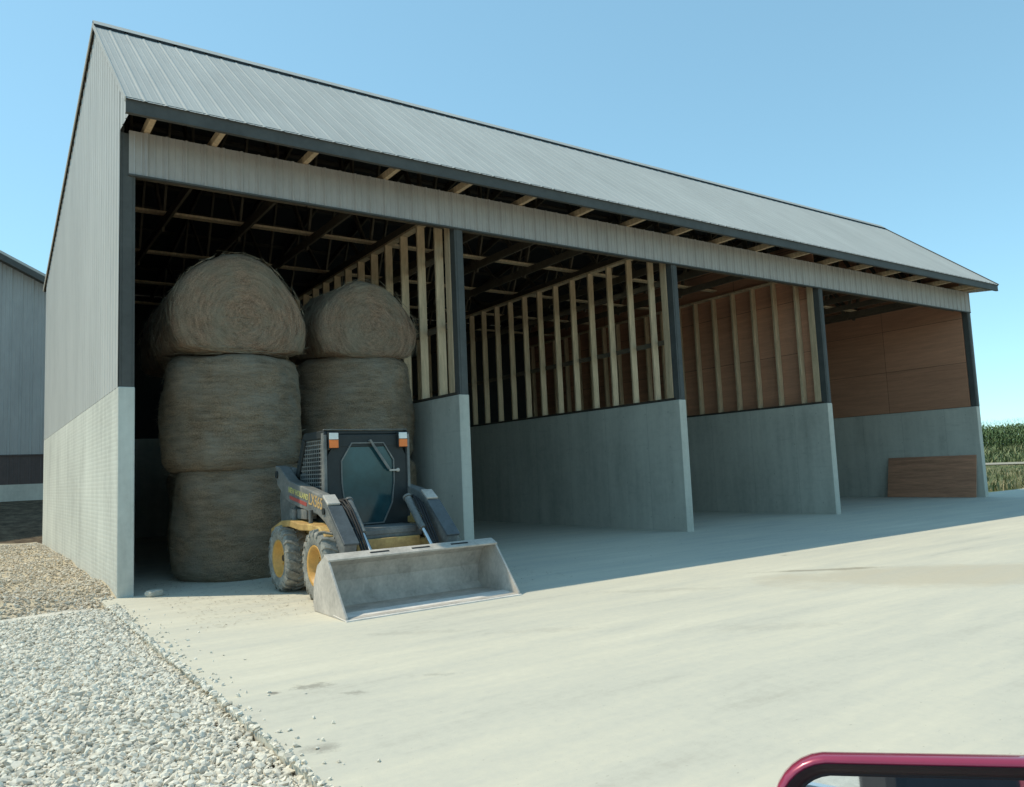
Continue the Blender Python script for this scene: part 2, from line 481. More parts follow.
def thing(name, label, cat, loc=(0, 0, 0), rz=0, group=None):
    o = bpy.data.objects.new(name, None)
    o.empty_display_size = 0.3
    COL.objects.link(o)
    o.location = loc
    o.rotation_euler = (0, 0, rz)
    return tag(o, label, cat, group)
def tag(o, label, cat, group=None):
    o['label'] = label
    o['category'] = cat
    if group:
        o['group'] = group
    return o
def kind(o, k):
    o['kind'] = k
    return o
def copy_part(o, parent, loc=None):
    c = o.copy()
    COL.objects.link(c)
    c.parent = parent
    if loc is not None:
        c.location = loc
    return c

RIB = [(0.0, 0.0), (0.055, 0.0), (0.068, 0.004), (0.080, 0.0), (0.135, 0.0), (0.148, 0.004), (0.160, 0.0), (0.176, 0.0), (0.195, 0.011), (0.209, 0.011)]
def ribbed(mb, origin, along, up, nrm, length, zb, zt, pitch=0.2286, extra=(), h=1.0):
    """a formed steel sheet: stations along its width, each running from zb(s) to zt(s)"""
    origin, along, up, nrm = Vector(origin), Vector(along), Vector(up), Vector(nrm)
    st = []
    n = int(length / pitch) + 1
    for i in range(n):
        for s, d in RIB:
            s = i * pitch + s * pitch / 0.2286
            if s <= length:
                st.append((s, d * h))
    st.append((length, 0.0))
    for e in extra:
        st.append((e, 0.0))
    st.sort()
    vs, fs = [], []
    for s, d in st:
        for z in (zb(s), zt(s)):
            vs.append(origin + along * s + up * z + nrm * d)
    for i in range(len(st) - 1):
        fs.append((2 * i, 2 * i + 2, 2 * i + 3, 2 * i + 1))
    mb.add(vs, fs)

# ------------------------------------------------------------------ the setting: ground
T, D = 0.18, 11.4
X1, X2, X3, X4 = 4.83, 9.60, 14.28, 21.12
H = 2.44
PX = [X1, X2, X3, X4]

def sstep(a, b, x):
    t = np.clip((x - a) / (b - a), 0, 1)
    return t * t * (3 - 2 * t)
def ground_z(x, y):
    x = np.asarray(x, float)
    y = np.asarray(y, float)
    left = (1 - sstep(2.0, 8.0, x)) * (0.62 * sstep(12.5, 16.5, y) + 0.50 * sstep(16, 20.5, y))
    right = 0.36 * sstep(27, 58, x) + 0.85 * sstep(61.5, 69.5, x) + 1.6 * sstep(75, 260, x)
    return -0.14 + left + right

def sheet(name, xs, ys, zf, mat):
    X, Y = np.meshgrid(xs, ys, indexing='ij')
    Z = zf(X, Y)
    v = np.stack([X, Y, Z], -1).reshape(-1, 3)
    nx, ny = len(xs), len(ys)
    i = np.arange(nx * ny).reshape(nx, ny)
    q = np.stack([i[:-1, :-1], i[1:, :-1], i[1:, 1:], i[:-1, 1:]], -1).reshape(-1, 4)
    return big_mesh(name, v, q, mat, smooth=True)

gx = np.concatenate([[-900, -400, -150, -80], np.arange(-40, 110, 1.0), [120, 150, 200, 260, 400, 900]])
gy = np.concatenate([[-900, -300, -100, -60], np.arange(-40, 60, 1.0), [70, 90, 120, 200, 400, 900]])
kind(sheet('ground', gx, gy, ground_z, M['ground']), 'structure')

mb = MB()
AX0 = -0.17
mb.box((AX0, -26, -0.16), (X4, -0.001, 0.0))
mb.box((T + 0.001, -0.001, -0.16), (X4 - T - 0.001, D - 0.2, 0.0))
mb.box((X4, -26, -0.16), (27.0, 1.0, 0.0))
kind(mb.build('concrete_apron', M['apron']), 'structure')

def gravel_z(x, y):
    return -0.030 + 0.016 * np.sin(x * 1.7 + 0.6 * y) * np.sin(y * 1.3) - 0.012 * sstep(-0.6, -0.1, x)
kind(sheet('gravel', np.arange(-14, AX0 + 0.001, 0.245), np.arange(-24, 0.6, 0.25), gravel_z, M['gravel_bed']), 'structure')
def mound_edge(x):
    return -0.68 + 0.12 * np.sin(x * 2.1) - 0.25 * sstep(-0.3, -3, x)
def mound_z(x, y):
    e = y - mound_edge(x)
    prof = sstep(0, 1.3, e) * (1 - 0.75 * sstep(8.0, 13.8, y))
    away = 0.35 + 0.65 * sstep(-0.1, -2.6, x)
    lump = 0.035 * np.sin(x * 3.1 + 1.2 * y) * np.sin(y * 2.3 - x) + 0.02 * np.sin(5.1 * x - 3.3 * y)
    return -0.075 + (0.30 * away + 0.03 + lump) * prof
kind(sheet('gravel_mound', np.arange(-9, 0.001, 0.15), np.arange(-1.05, 14.0, 0.15), mound_z, M['tan_bed']), 'structure')

# crushed stone lying on both: irregular chunks
ICO_V = []
ph = (1 + 5 ** 0.5) / 2
for a in (-1, 1):
    for b in (-ph, ph):
        ICO_V += [(0, a, b), (a, b, 0), (b, 0, a)]
_bm = bmesh.new()
bmesh.ops.create_icosphere(_bm, subdivisions=1, radius=1.0)
ICO_V = np.array([v.co[:] for v in _bm.verts])
ICO_F = np.array([[v.index for v in f.verts] for f in _bm.faces])
_bm.free()
def stones(name, P, size, mat):
    n = len(P)
    V = ICO_V[None] * (1 + 0.28 * npr.standard_normal((n, len(ICO_V), 1)).clip(-1.6, 1.6))
    V = V * np.stack([1 + 0.45 * npr.random(n), 0.75 + 0.35 * npr.random(n), 0.5 + 0.3 * npr.random(n)], -1)[:, None]
    q = npr.standard_normal((n, 4)) * np.array([1, 0.28, 0.28, 1.0])
    q /= np.linalg.norm(q, axis=1, keepdims=True)
    w, x, y, z = q.T
    Rm = np.stack([1 - 2 * (y * y + z * z), 2 * (x * y - z * w), 2 * (x * z + y * w), 2 * (x * y + z * w), 1 - 2 * (x * x + z * z), 2 * (y * z - x * w),
                   2 * (x * z - y * w), 2 * (y * z + x * w), 1 - 2 * (x * x + y * y)], -1).reshape(n, 3, 3)
    V = np.einsum('nij,nkj->nki', Rm, V) * size[:, None, None] + P[:, None]
    F = ICO_F[None] + (np.arange(n) * len(ICO_V))[:, None, None]
    sh = np.repeat(npr.random(n), len(ICO_V))
    return big_mesh(name, V.reshape(-1, 3), F.reshape(-1, 3), mat, sh)

n = 120000
r_ = npr.random(n)
px = AX0 + 0.005 - 5.4 * npr.random(n) ** 1.2
py = -9.5 + 9.2 * npr.random(n)
px = px + 0.10 * sstep(-3.0, -0.3, py)
spill = npr.random(n) < 0.0022
px = np.where(spill, AX0 + npr.exponential(0.10, n), px)
keep = py < mound_edge(px) + 0.12
px, py = px[keep], py[keep]
size = 0.006 + 0.017 * npr.random(len(px)) ** 2.4
pz = gravel_z(px, py) + size * (0.1 + 0.55 * npr.random(len(px)))
size = np.where(px > AX0 + 0.11, np.minimum(size, 0.011), size)
pz = np.where(px > AX0 - 0.01, np.maximum(pz, 0.35 * size), pz)
kind(tag(stones('crushed_stone', np.stack([px, py, pz], -1), size, M['white_stone']), 'pale angular crushed limestone spread beside the concrete apron', 'gravel'), 'stuff')
n = 40000
px = -0.03 - 6.0 * npr.random(n) ** 1.2
py = -0.95 + 13.5 * npr.random(n) ** 1.5
keep = py > mound_edge(px) - 0.10 * npr.random(n)
px, py = px[keep], py[keep]
size = 0.007 + 0.017 * npr.random(len(px)) ** 2.2
pz = np.maximum(mound_z(px, py), -0.06) + size * (0.1 + 0.6 * npr.random(len(px)))
kind(tag(stones('fill_stone', np.stack([px, py, pz], -1), size, M['tan_stone']), 'tan clumpy stone fill heaped along the left concrete wall', 'gravel'), 'stuff')

# dirt track, grass, weeds and corn to the right
mb = MB()
ys = np.arange(-60, 120, 4.0)
for i in range(len(ys) - 1):
    q = []
    for (x, y) in ((54.0, ys[i]), (61.0, ys[i]), (61.0, ys[i + 1]), (54.0, ys[i + 1])):
        q.append((x, y, float(ground_z(x, y)) + 0.05))
    mb.add(q, [(0, 1, 2, 3)])
kind(mb.build('gravel_road', M['road']), 'structure')

def blades(name, P, hgt, wid, mat, lean=0.35):
    n = len(P)
    a = npr.random(n) * 2 * PI
    d = np.stack([np.cos(a), np.sin(a), 0 * a], -1)
    s = np.stack([-np.sin(a), np.cos(a), 0 * a], -1)
    ln = (lean * npr.random(n))[:, None]
    h = hgt[:, None]
    up = np.array([0, 0, 1.0])
    w = wid[:, None]
    V = np.stack([P - s * w, P + s * w, P + up * h * 0.6 + d * h * ln * 0.4 + s * w * 0.7, P + up * h * 0.6 + d * h * ln * 0.4 - s * w * 0.7, P + up * h + d * h * ln * 1.3], 1)
    F = np.array([[0, 1, 2], [0, 2, 3], [3, 2, 4]])[None] + (np.arange(n) * 5)[:, None, None]
    return big_mesh(name, V.reshape(-1, 3), F.reshape(-1, 3), mat, np.repeat(npr.random(n), 5))
n = 26000
px = 26.8 + 26.5 * npr.random(n) ** 1.4
py = -16 + 50 * npr.random(n)
keep = ~((px < 27.2) & (py < 1.2))
px, py = px[keep], py[keep]
kind(tag(blades('grass', np.stack([px, py, ground_z(px, py) - 0.02], -1), (0.10 + 0.3 * npr.random(len(px))) * (1 - 0.65 * sstep(36, 50, px)), 0.012 + 0.02 * npr.random(len(px)), M['grass'], 0.7),
         'rough dry grass on the verge beyond the apron', 'grass'), 'stuff')
n = 22000
px = 61.5 + 7.5 * npr.random(n)
py = -30 + 90 * npr.random(n)
kind(tag(blades('weeds', np.stack([px, py, ground_z(px, py) - 0.02], -1), 0.25 + 0.55 * npr.random(n) ** 2, 0.03 + 0.05 * npr.random(n), M['weed'], 0.8),
         'pale green weeds on the bank below the corn', 'weeds'), 'stuff')
def corn_field():
    V, F, S = [], [], []
    base = 0
    pts = []
    for row in np.arange(69.5, 84, 0.76):
        for y in np.arange(-25, 60, 0.30):
            if row > 76 and npr.random() < 0.5:
                continue
            pts.append((row + npr.normal(0, 0.05), y + npr.normal(0, 0.06)))
    pts = np.array(pts)
    n = len(pts)
    P = np.stack([pts[:, 0], pts[:, 1], ground_z(pts[:, 0], pts[:, 1])], -1)
    hgt = 2.35 + 0.3 * npr.random(n)
    verts, tris, sh = [], [], []
    off = 0
    w = 0.015
    for k in range(3):                       # stalk sides
        a = 2 * PI * k / 3
    st = np.stack([P + [w, 0, 0], P + [-w * 0.5, w, 0], P + [-w * 0.5, -w, 0], P + np.stack([0 * hgt, 0 * hgt, hgt], -1)], 1)
    verts.append(st.reshape(-1, 3))
    tris.append((np.array([[0, 1, 3], [1, 2, 3], [2, 0, 3]])[None] + (np.arange(n) * 4)[:, None, None]).reshape(-1, 3))
    sh.append(np.full(n * 4, 0.7))
    off = n * 4
    for k in range(9):
        z = hgt * (0.18 + 0.078 * k) + 0.06 * npr.standard_normal(n)
        a = k * PI + npr.normal(0, 0.5, n) + 0.3
        L = (0.50 + 0.25 * npr.random(n)) * (1.0 if k < 7 else 0.75)
        d = np.stack([np.cos(a), np.sin(a), 0 * a], -1)
        s = np.stack([-np.sin(a), np.cos(a), 0 * a], -1) * 0.045
        b = P + np.stack([0 * z, 0 * z, z], -1)
        up = np.array([0, 0, 1.0])
        m1 = b + d * (L * 0.45)[:, None] + up * (L * 0.38)[:, None]
        tp = b + d * L[:, None] - up * (L * (0.35 * npr.random(n) - 0.1))[:, None]
        vv = np.stack([b - s * 0.5, b + s * 0.5, m1 + s, m1 - s, tp], 1)
        verts.append(vv.reshape(-1, 3))
        tris.append((np.array([[0, 1, 2], [0, 2, 3], [3, 2, 4]])[None] + off + (np.arange(n) * 5)[:, None, None]).reshape(-1, 3))
        sh.append(np.repeat(0.1 + 0.5 * npr.random(n), 5))
        off += n * 5
    for k in range(3):                       # tassels
        a = npr.random(n) * 6.28
        d = np.stack([np.cos(a), np.sin(a), 0 * a], -1) * 0.12
        b = P + np.stack([0 * hgt, 0 * hgt, hgt - 0.06], -1)
        vv = np.stack([b + [0.008, 0, 0], b - [0.008, 0, 0], b + d + [0, 0, 0.28]], 1)
        verts.append(vv.reshape(-1, 3))
        tris.append((np.array([[0, 1, 2]])[None] + off + (np.arange(n) * 3)[:, None, None]).reshape(-1, 3))
        sh.append(np.full(n * 3, 1.0))
        off += n * 3
    return big_mesh('corn_field', np.concatenate(verts), np.concatenate(tris), M['corn'], np.concatenate(sh))
kind(tag(corn_field(), 'field of tall green corn far beyond the right end of the shed', 'corn'), 'stuff')

# ------------------------------------------------------------------ the open-front shed
S = thing('storage_shed', 'long open-front grey steel storage shed with four bays between concrete walls', 'shed')
ZE, YE, ZR, YR = 5.70, -0.67, 8.17, 2.39
SF = (ZR - ZE) / (YR - YE)
SB = (6.20 - ZR) / (D - YR)
def roof_z(y):
    return ZE + SF * (y - YE) if y <= YR else ZR + SB * (y - YR)
XR0, XR1 = -0.035, X4 + 0.16

def conc_wall(x0, x1, name, mat, y0=0.0):
    mb = MB()
    mb.box((x0, y0, -0.25), (x1, D, H))
    return mb.build(name, mat, S, bevel=0.012)
conc_wall(0.0, T, 'concrete_wall', M['formed_concrete'])

# left gable: siding over the concrete wall, with the eave return at the front
mb = MB()
def g_bot(s):
    y = s + YE + 0.02
    return H + 0.0 if y >= 0 else 5.575 - 0.095 * (-y)
def g_top(s):
    return roof_z(s + YE + 0.02) - 0.03
ribbed(mb, (0.004, YE + 0.02, 0), (0, 1, 0), (0, 0, 1), (-1, 0, 0), D - YE - 0.02, g_bot, g_top, extra=(-YE - 0.02, -YE - 0.0201, YR - YE - 0.02))
mb.build('gable_siding', M['siding'], S, fix=False)
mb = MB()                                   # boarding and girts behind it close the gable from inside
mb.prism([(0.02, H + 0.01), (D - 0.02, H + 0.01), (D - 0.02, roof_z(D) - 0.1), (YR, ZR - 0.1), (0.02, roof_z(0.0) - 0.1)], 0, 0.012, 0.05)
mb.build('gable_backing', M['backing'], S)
mb = MB()
for a, b in (((YE - 0.03, roof_z(YE - 0.03)), (YR, ZR)), ((YR, ZR), (D + 0.3, roof_z(D + 0.3)))):
    mb.beam((XR0 - 0.008, a[0], a[1] - 0.022), (XR0 - 0.008, b[0], b[1] - 0.022), 0.014, 0.06)
mb.build('rake_trim', M['roofing'], S)

# right end wall
conc_wall(X4 - T, X4, 'concrete_wall', M['wall_concrete'])
mb = MB()
ribbed(mb, (X4 - 0.004, YE + 0.02, 0), (0, 1, 0), (0, 0, 1), (1, 0, 0), D - YE - 0.02, g_bot, g_top, extra=(-YE - 0.02, -YE - 0.0201, YR - YE - 0.02))
mb.build('gable_siding', M['siding'], S, fix=False)
mb = MB()
mb.prism([(0.17, H + 0.004), (D - 0.02, H + 0.004), (D - 0.02, roof_z(D) - 0.12), (YR, ZR - 0.12), (0.17, roof_z(0.17) - 0.14)], 0, X4 - 0.155, X4 - 0.13)
mb.build('plywood_lining', M['plywood'], S)
mb = MB()
for a, b in (((YE - 0.02, roof_z(YE) - 0.02), (YR, ZR)), ((YR, ZR), (D + 0.3, roof_z(D + 0.3)))):
    mb.beam((XR1 + 0.012, a[0], a[1] - 0.035), (XR1 + 0.012, b[0], b[1] - 0.035), 0.022, 0.11)
mb.build('rake_trim', M['trim'], S)

# back wall
mb = MB()
mb.box((T, D - 0.2, -0.25), (X4 - T, D, H))
mb.build('back_concrete_wall', M['wall_concrete'], S)
mb = MB()
ribbed(mb, (X4, D + 0.0, 0), (-1, 0, 0), (0, 0, 1), (0, 1, 0), X4, lambda s: H, lambda s: roof_z(D) - 0.05)
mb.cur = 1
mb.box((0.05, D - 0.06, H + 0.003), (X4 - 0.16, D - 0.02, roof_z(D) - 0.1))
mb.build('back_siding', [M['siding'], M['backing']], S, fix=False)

# partitions: concrete below, stud wall above
stud_proto = None
for i, x in enumerate((X1, X2, X3)):
    cw = conc_wall(x - T, x, 'partition_wall', M['wall_concrete'])
    if stud_proto is None:
        mb = MB()
        mb.box((-0.075, -0.022, H + 0.045), (0.065, 0.022, 5.40))
        stud_proto = mb.build('stud', M['stud'], cw, bevel=0.003, seg=1)
        first = True
    ys = [0.62 + 0.607 * k for k in range(18)]
    for y in ys:
        if y > D - 0.1:
            break
        loc = (x - T / 2 + 0.004 * rnd.uniform(-1, 1), y + rnd.uniform(-0.012, 0.012), 0)
        if i == 0 and first:
            stud_proto.location = loc
            first = False
        else:
            st_ = copy_part(stud_proto, cw, loc)
            if i == 2:
                st_.scale.y = 1.35
    mb = MB()                               # heavier post next to the front column
    mb.box((x - T / 2 - 0.075, 0.16, H + 0.045), (x - T / 2 + 0.075, 0.31, 5.34))
    mb.build('timber_post', M['stud'], cw, bevel=0.004, seg=1)
    mb = MB()
    mb.box((x - T / 2 - 0.085, 0.10, H + 0.002), (x - T / 2 + 0.085, D - 0.1, H + 0.044))
    mb.build('sill_plate', M['purlin'], cw)
    mb = MB()
    mb.box((x - T / 2 - 0.07, 0.16, 5.402), (x - T / 2 + 0.07, D - 0.1, 5.442))
    mb.build('top_plate', M['stud'], cw)
    if i < 2:
        for z in (3.55, 4.72):
            mb = MB()
            mb.box((x - T / 2 + 0.073, 0.17, z), (x - T / 2 + 0.11, D - 0.1, z + 0.09))
            mb.build('girt', M['beam'], cw, bevel=0.003, seg=1)
    else:
        mb = MB()
        mb.box((x - T / 2 + 0.076, 0.17, H + 0.006), (x - T / 2 + 0.092, D - 0.1, 6.2))
        mb.build('plywood_lining', M['plywood'], cw)

# front columns in dark steel trim
for x0, x1, n_ in ((0.006, T - 0.004, 0), (X1 - 0.155, X1 - 0.005, 1), (X2 - 0.155, X2 - 0.005, 1), (X3 - 0.155, X3 - 0.005, 1), (X4 - 0.14, X4 - 0.012, 2)):
    mb = MB()
    top = 5.56 if n_ == 0 else 5.36
    mb.box((x0, 0.012, H + 0.002), (x1, 0.155, top))
    mb.box((x0 + 0.03, 0.004, H + 0.003), (x1 - 0.03, 0.012, top - 0.01))
    mb.build('column', M['trim'], S, bevel=0.004, seg=1)

# header: ribbed steel face with trim below and bearer boards behind
ZH0, ZH1 = 5.04, 5.59
mb = MB()
ribbed(mb, (0.10, -0.006, 0), (1, 0, 0), (0, 0, 1), (0, -1, 0), X4 - 0.11, lambda s: ZH0, lambda s: ZH1, h=2.0)
mb.box((0.102, -0.002, ZH0 + 0.003), (X4 - 0.01, 0.004, ZH1 - 0.003))
mb.build('header', M['header'], S, fix=False)
mb = MB()
mb.box((0.10, -0.028, ZH0 - 0.022), (X4 - 0.01, 0.03, ZH0 - 0.001))
mb.build('header_trim', M['trim'], S)
edges = [T + 0.01, 2.45, X1, 7.2, X2, 11.95, X3, 17.7, X4 - 0.16]
for i in range(len(edges) - 1):
    for y0 in (0.158, 0.33):
        mb = MB()
        mb.box((edges[i] + 0.01, y0, 5.12), (edges[i + 1] - 0.01, y0 + 0.045, 5.40))
        mb.build('bearer', M['beam'], S, bevel=0.004, seg=1)

# trusses
tx = [0.30] + [1.10 + 1.213 * k for k in range(17)] + [X4 - 0.22]
def truss_mesh():
    mb = MB()
    w = 0.042
    zc = 5.45
    def lz(y):
        return roof_z(y) - 0.175
    mb.beam((0, -0.30, lz(-0.30)), (0, YR, lz(YR)), w, 0.15)
    mb.beam((0, YR, lz(YR)), (0, D + 0.3, lz(D + 0.3)), w, 0.15)
    mb.beam((0, 0.16, zc + 0.075), (0, D - 0.07, zc + 0.075), w, 0.15)
    webs = [((1.2, zc), (1.2, lz(1.2))), ((1.2, zc), (YR, lz(YR))), ((2.39, lz(YR)), (3.3, zc)), ((3.3, zc), (4.6, lz(4.6))), ((4.6, lz(4.6)), (5.6, zc)),
            ((5.6, zc), (7.0, lz(7.0))), ((7.0, lz(7.0)), (7.9, zc)), ((7.9, zc), (9.3, lz(9.3))), ((9.3, lz(9.3)), (9.9, zc))]
    for (y0, z0), (y1, z1) in webs:
        mb.beam((0.0, y0, z0 + 0.08), (0.0, y1, z1 - 0.05), w * 0.92, 0.09)
    return mb
tr = None
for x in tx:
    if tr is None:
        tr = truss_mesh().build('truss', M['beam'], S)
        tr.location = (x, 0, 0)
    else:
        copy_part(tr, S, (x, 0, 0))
    if tx.index(x) == 0:
        mb = MB()
        mb.box((-0.035, YE + 0.003, 5.597), (0.035, 0.25, 5.70))
        tail = mb.build('lookout', M['stud'], S, bevel=0.003, seg=1)
        tail.location = (x, 0, 0)
    else:
        copy_part(tail, S, (x, 0, 0))
# level braces nailed over the bottom chords
for y in (0.95, 3.05, 5.4, 7.8, 9.9):
    mb = MB()
    mb.box((0.2, y - 0.07, 5.602), (X4 - 0.2, y + 0.07, 5.64))
    mb.build('brace', M['stud'], S)
# purlins
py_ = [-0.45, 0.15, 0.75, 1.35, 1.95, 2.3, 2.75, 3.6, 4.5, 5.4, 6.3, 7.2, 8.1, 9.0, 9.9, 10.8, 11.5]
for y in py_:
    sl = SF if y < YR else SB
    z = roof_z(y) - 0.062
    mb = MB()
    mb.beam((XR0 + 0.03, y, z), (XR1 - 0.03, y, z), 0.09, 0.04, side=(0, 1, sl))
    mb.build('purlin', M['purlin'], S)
# roof
def roof_sheet(mb, up, org, ln, off=0.0):
    up = Vector(up).normalized()
    nrm = Vector((1, 0, 0)).cross(up)
    if nrm.z < 0:
        nrm = -nrm
    ribbed(mb, Vector(org) + nrm * off, (1, 0, 0), up, nrm, XR1 - XR0, lambda s: 0.0, lambda s: ln, h=0.6)
mb = MB()
Lf = math.hypot(YR - YE + 0.05, SF * (YR - YE + 0.05))
roof_sheet(mb, (0, 1, SF), (XR0, YE - 0.05, ZE - 0.05 * SF), Lf)
mb.build('roof_front', M['roofing'], S, fix=False)
mb = MB()
Lb = math.hypot(D + 0.35 - YR, SB * (D + 0.35 - YR))
roof_sheet(mb, (0, 1, SB), (XR0, YR, ZR), Lb)
mb.build('roof_back', M['roofing'], S, fix=False)
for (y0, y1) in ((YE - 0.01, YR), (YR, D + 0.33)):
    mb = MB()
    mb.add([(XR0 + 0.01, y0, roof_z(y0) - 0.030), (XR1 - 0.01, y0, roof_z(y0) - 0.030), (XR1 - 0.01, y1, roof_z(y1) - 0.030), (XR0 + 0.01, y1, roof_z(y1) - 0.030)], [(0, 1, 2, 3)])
    mb.build('roof_shade_sheet', M['roof_shade'], S, fix=False)  # added near-black sheet, puts the shade under the roof into colour
mb = MB()
rc = 0.044
c0 = [(YR - 0.17, roof_z(YR - 0.17) + rc), (YR, ZR + rc + 0.003), (YR + 0.17, roof_z(YR + 0.17) + rc)]
c1 = [(y, z + 0.006) for y, z in c0]
for q in ((0, 1), (1, 2)):
    poly = [c0[q[0]], c0[q[1]], c1[q[1]], c1[q[0]]]
    mb.prism(poly, 0, XR0 - 0.01, XR1 + 0.01)
mb.build('ridge_cap', M['roofing'], S)
mb = MB()                                    # closure strip under the cap
for y in (YR - 0.165, YR + 0.165):
    mb.box((XR0, y - 0.01, roof_z(y) - 0.02), (XR1, y + 0.01, roof_z(y) + 0.006))
    k = 0
    while XR0 + (k + 1) * 0.2286 < XR1:
        xk = XR0 + k * 0.2286
        mb.box((xk - 0.012, y - 0.012, roof_z(y) - 0.01), (xk + 0.165, y + 0.012, roof_z(y) + 0.038))
        k += 1
mb.build('ridge_closure', M['black_rubber'], S)
mb = MB()
mb.box((XR0, YE - 0.022, ZE - 0.185), (XR1, YE, ZE - 0.01))
mb.box((XR0, YE - 0.03, ZE - 0.196), (XR1, YE + 0.03, ZE - 0.186))
mb.build('fascia', M['trim'], S)
mb = MB()                                    # gable overhang at the right end: soffit boards
mb.beam((X4 + 0.09, YE + 0.03, roof_z(YE) - 0.175), (X4 + 0.09, YR, ZR - 0.175), 0.13, 0.03)
mb.build('gable_soffit', M['beam'], S)

# ------------------------------------------------------------------ hay bales
def bale_mesh(name, r, h, seed, lying, wob=0.075, lean=0.0, straws=2600):
    rr = random.Random(seed)
    nu, rows = 96, []
    e = 0.16                                   # rounded shoulder
    prof = []
    for k in range(7):
        prof.append((r * (k + 0.02) / 7 * 0.98 * (r - e) / r, h / 2 + 0.03 * math.cos(k)))
    prof = [(p, h / 2 + 0.02) for p, _ in prof]
    for k in range(7):
        a = PI / 2 * k / 6
        prof.append((r - e + e * math.sin(a), h / 2 - e + e * math.cos(a)))
    for k in range(1, 16):
        prof.append((r, (h / 2 - e) - (h - 2 * e) * k / 16))
    prof += [(p, -z) for p, z in prof[:14]][::-1]
    off = Vector((seed * 7.3, seed * 1.7, seed * 3.1))
    V, F = [], []
    def deform(p):
        q = Vector(p)
        n1 = noise.noise(q * 1.6 + off)
        n2 = noise.noise(q * 5.5 + off)
        n3 = noise.noise(Vector((q.x * 2, q.y * 2, q.z * 14)) + off)
        rad = Vector((q.x, q.y, 0))
        nn = rad.normalized() if rad.length > 1e-4 else Vector((0, 0, 0))
        endf = 1 if abs(q.z) > h / 2 - 0.05 else 0
        q += nn * (wob * n1 + 0.016 * n2 + 0.010 * n3) * (0.4 if endf else 1)
        if endf:
            rl = noise.noise(Vector((rad.length * 9, seed, 0.4 * math.atan2(p[1], p[0]))))
            q.z += math.copysign(0.05 * n1 + 0.02 * n2 + 0.02 * rl + 0.05 * (1 - (rad.length / r) ** 2), q.z)
        if lying:                               # slumps: flat below, wide at the hip, a hump above
            y = q.y / r
            if y < -0.45:
                q.y = r * (-0.45 + (y + 0.45) * 0.20)
            q.x *= 1.0 + 0.07 * max(0, 0.5 - abs(y + 0.25))
            if y > 0.2:
                q.x *= 1 - 0.10 * (y - 0.2)
                q.x += lean * (y - 0.2) * r
        else:
            q.x += lean * q.z
            q.xy *= 1 + 0.03 * math.cos(2 * q.z / h * 1.5)
        return q
    m = len(prof)
    for k in range(nu):
        a = 2 * PI * k / nu
        for p, z in prof:
            V.append(deform((p * math.cos(a), p * math.sin(a), z)))
    for k in range(nu):
        for i in range(m - 1):
            F.append((k * m + i, k * m + i + 1, ((k + 1) % nu) * m + i + 1, ((k + 1) % nu) * m + i))
    mb = MB()
    mb.add(V, F, True)
    mb.cur = 1
    for _ in range(straws):                     # loose stalks lying on and sticking out of it
        a = rr.uniform(0, 2 * PI)
        if rr.random() < 0.62:
            p0 = (r, rr.uniform(-h / 2 + 0.03, h / 2 - 0.03))
            end = False
        else:
            p0 = (r * math.sqrt(rr.random()) * 0.97, (h / 2 + 0.015) * rr.choice((-1, 1)))
            end = True
        ln = rr.uniform(0.06, 0.26)
        da = ln / max(0.12, p0[0]) * rr.choice((-1, 1))
        tilt = rr.gauss(0, 0.28) * ln
        lift = rr.uniform(0.002, 0.02) + (0.06 * rr.random() ** 5)
        if end:
            sgn = math.copysign(1, p0[1])
            pa = deform((p0[0] * math.cos(a), p0[0] * math.sin(a), p0[1])) + Vector((0, 0, sgn * 0.006))
            r2 = p0[0] + tilt
            pb = deform((r2 * math.cos(a + da), r2 * math.sin(a + da), p0[1])) + Vector((0, 0, sgn * lift))
        else:
            pa = deform((p0[0] * math.cos(a), p0[0] * math.sin(a), p0[1]))
            pa += Vector((math.cos(a), math.sin(a), 0)) * 0.004
            z2 = max(-h / 2 + .02, min(h / 2 - .02, p0[1] + tilt))
            pb = deform((p0[0] * math.cos(a + da), p0[0] * math.sin(a + da), z2))
            pb += Vector((math.cos(a + da), math.sin(a + da), 0)) * lift
        d = pb - pa
        if d.length < 1e-4:
            continue
        w = d.cross(Vector((rr.uniform(-1, 1), rr.uniform(-1, 1), rr.uniform(-1, 1)))).normalized() * rr.uniform(0.0012, 0.003)
        mb.add([pa - w, pa + w, pb + w * 0.4, pb - w * 0.4], [(0, 1, 2, 3)])
    return mb.build(name, [M['hay'] if lying else M['hay_low'], M['hay_straw']], fix=False)

def bale(label, loc, r, h, seed, lying=False, rz=0.0, lean=0.0, straws=2600):
    o = bale_mesh('hay_bale', r, h, seed, lying, lean=lean, straws=straws)
    o.location = loc
    o.rotation_euler = (R(90), 0, rz) if lying else (R(1.2) * math.sin(seed * 2.7), R(1.4) * math.cos(seed * 1.9), rz)
    return tag(o, label, 'hay bale', 'round hay bales stacked in the first bay')
bale('large round hay bale on the floor at the bottom of the left stack', (1.69, 1.10, 0.735), 0.85, 1.50, 1, rz=0.4)
bale('large round hay bale standing on end in the middle of the left stack', (1.60, 1.08, 2.20), 0.90, 1.47, 2, rz=2.0)
bale('slumped round hay bale atop the left stack with its flat end facing out', (1.55, 1.10, 2.96 + 0.47), 0.87, 1.50, 3, True, 0.0, -0.10)
bale('shaded hay bale behind the top bale of the left stack, peeking out beside it', (1.68, 2.75, 2.98 + 0.47), 0.90, 1.5, 4, True, 0.0, -0.08, 1200)
bale('round hay bale on the floor behind the loader cab, lowest of the right stack', (3.60, 1.50, 0.765), 0.90, 1.53, 5, rz=1.1)
bale('round hay bale in the middle of the right stack above the loader cab', (3.61, 1.50, 2.29), 0.90, 1.53, 6, rz=3.0)
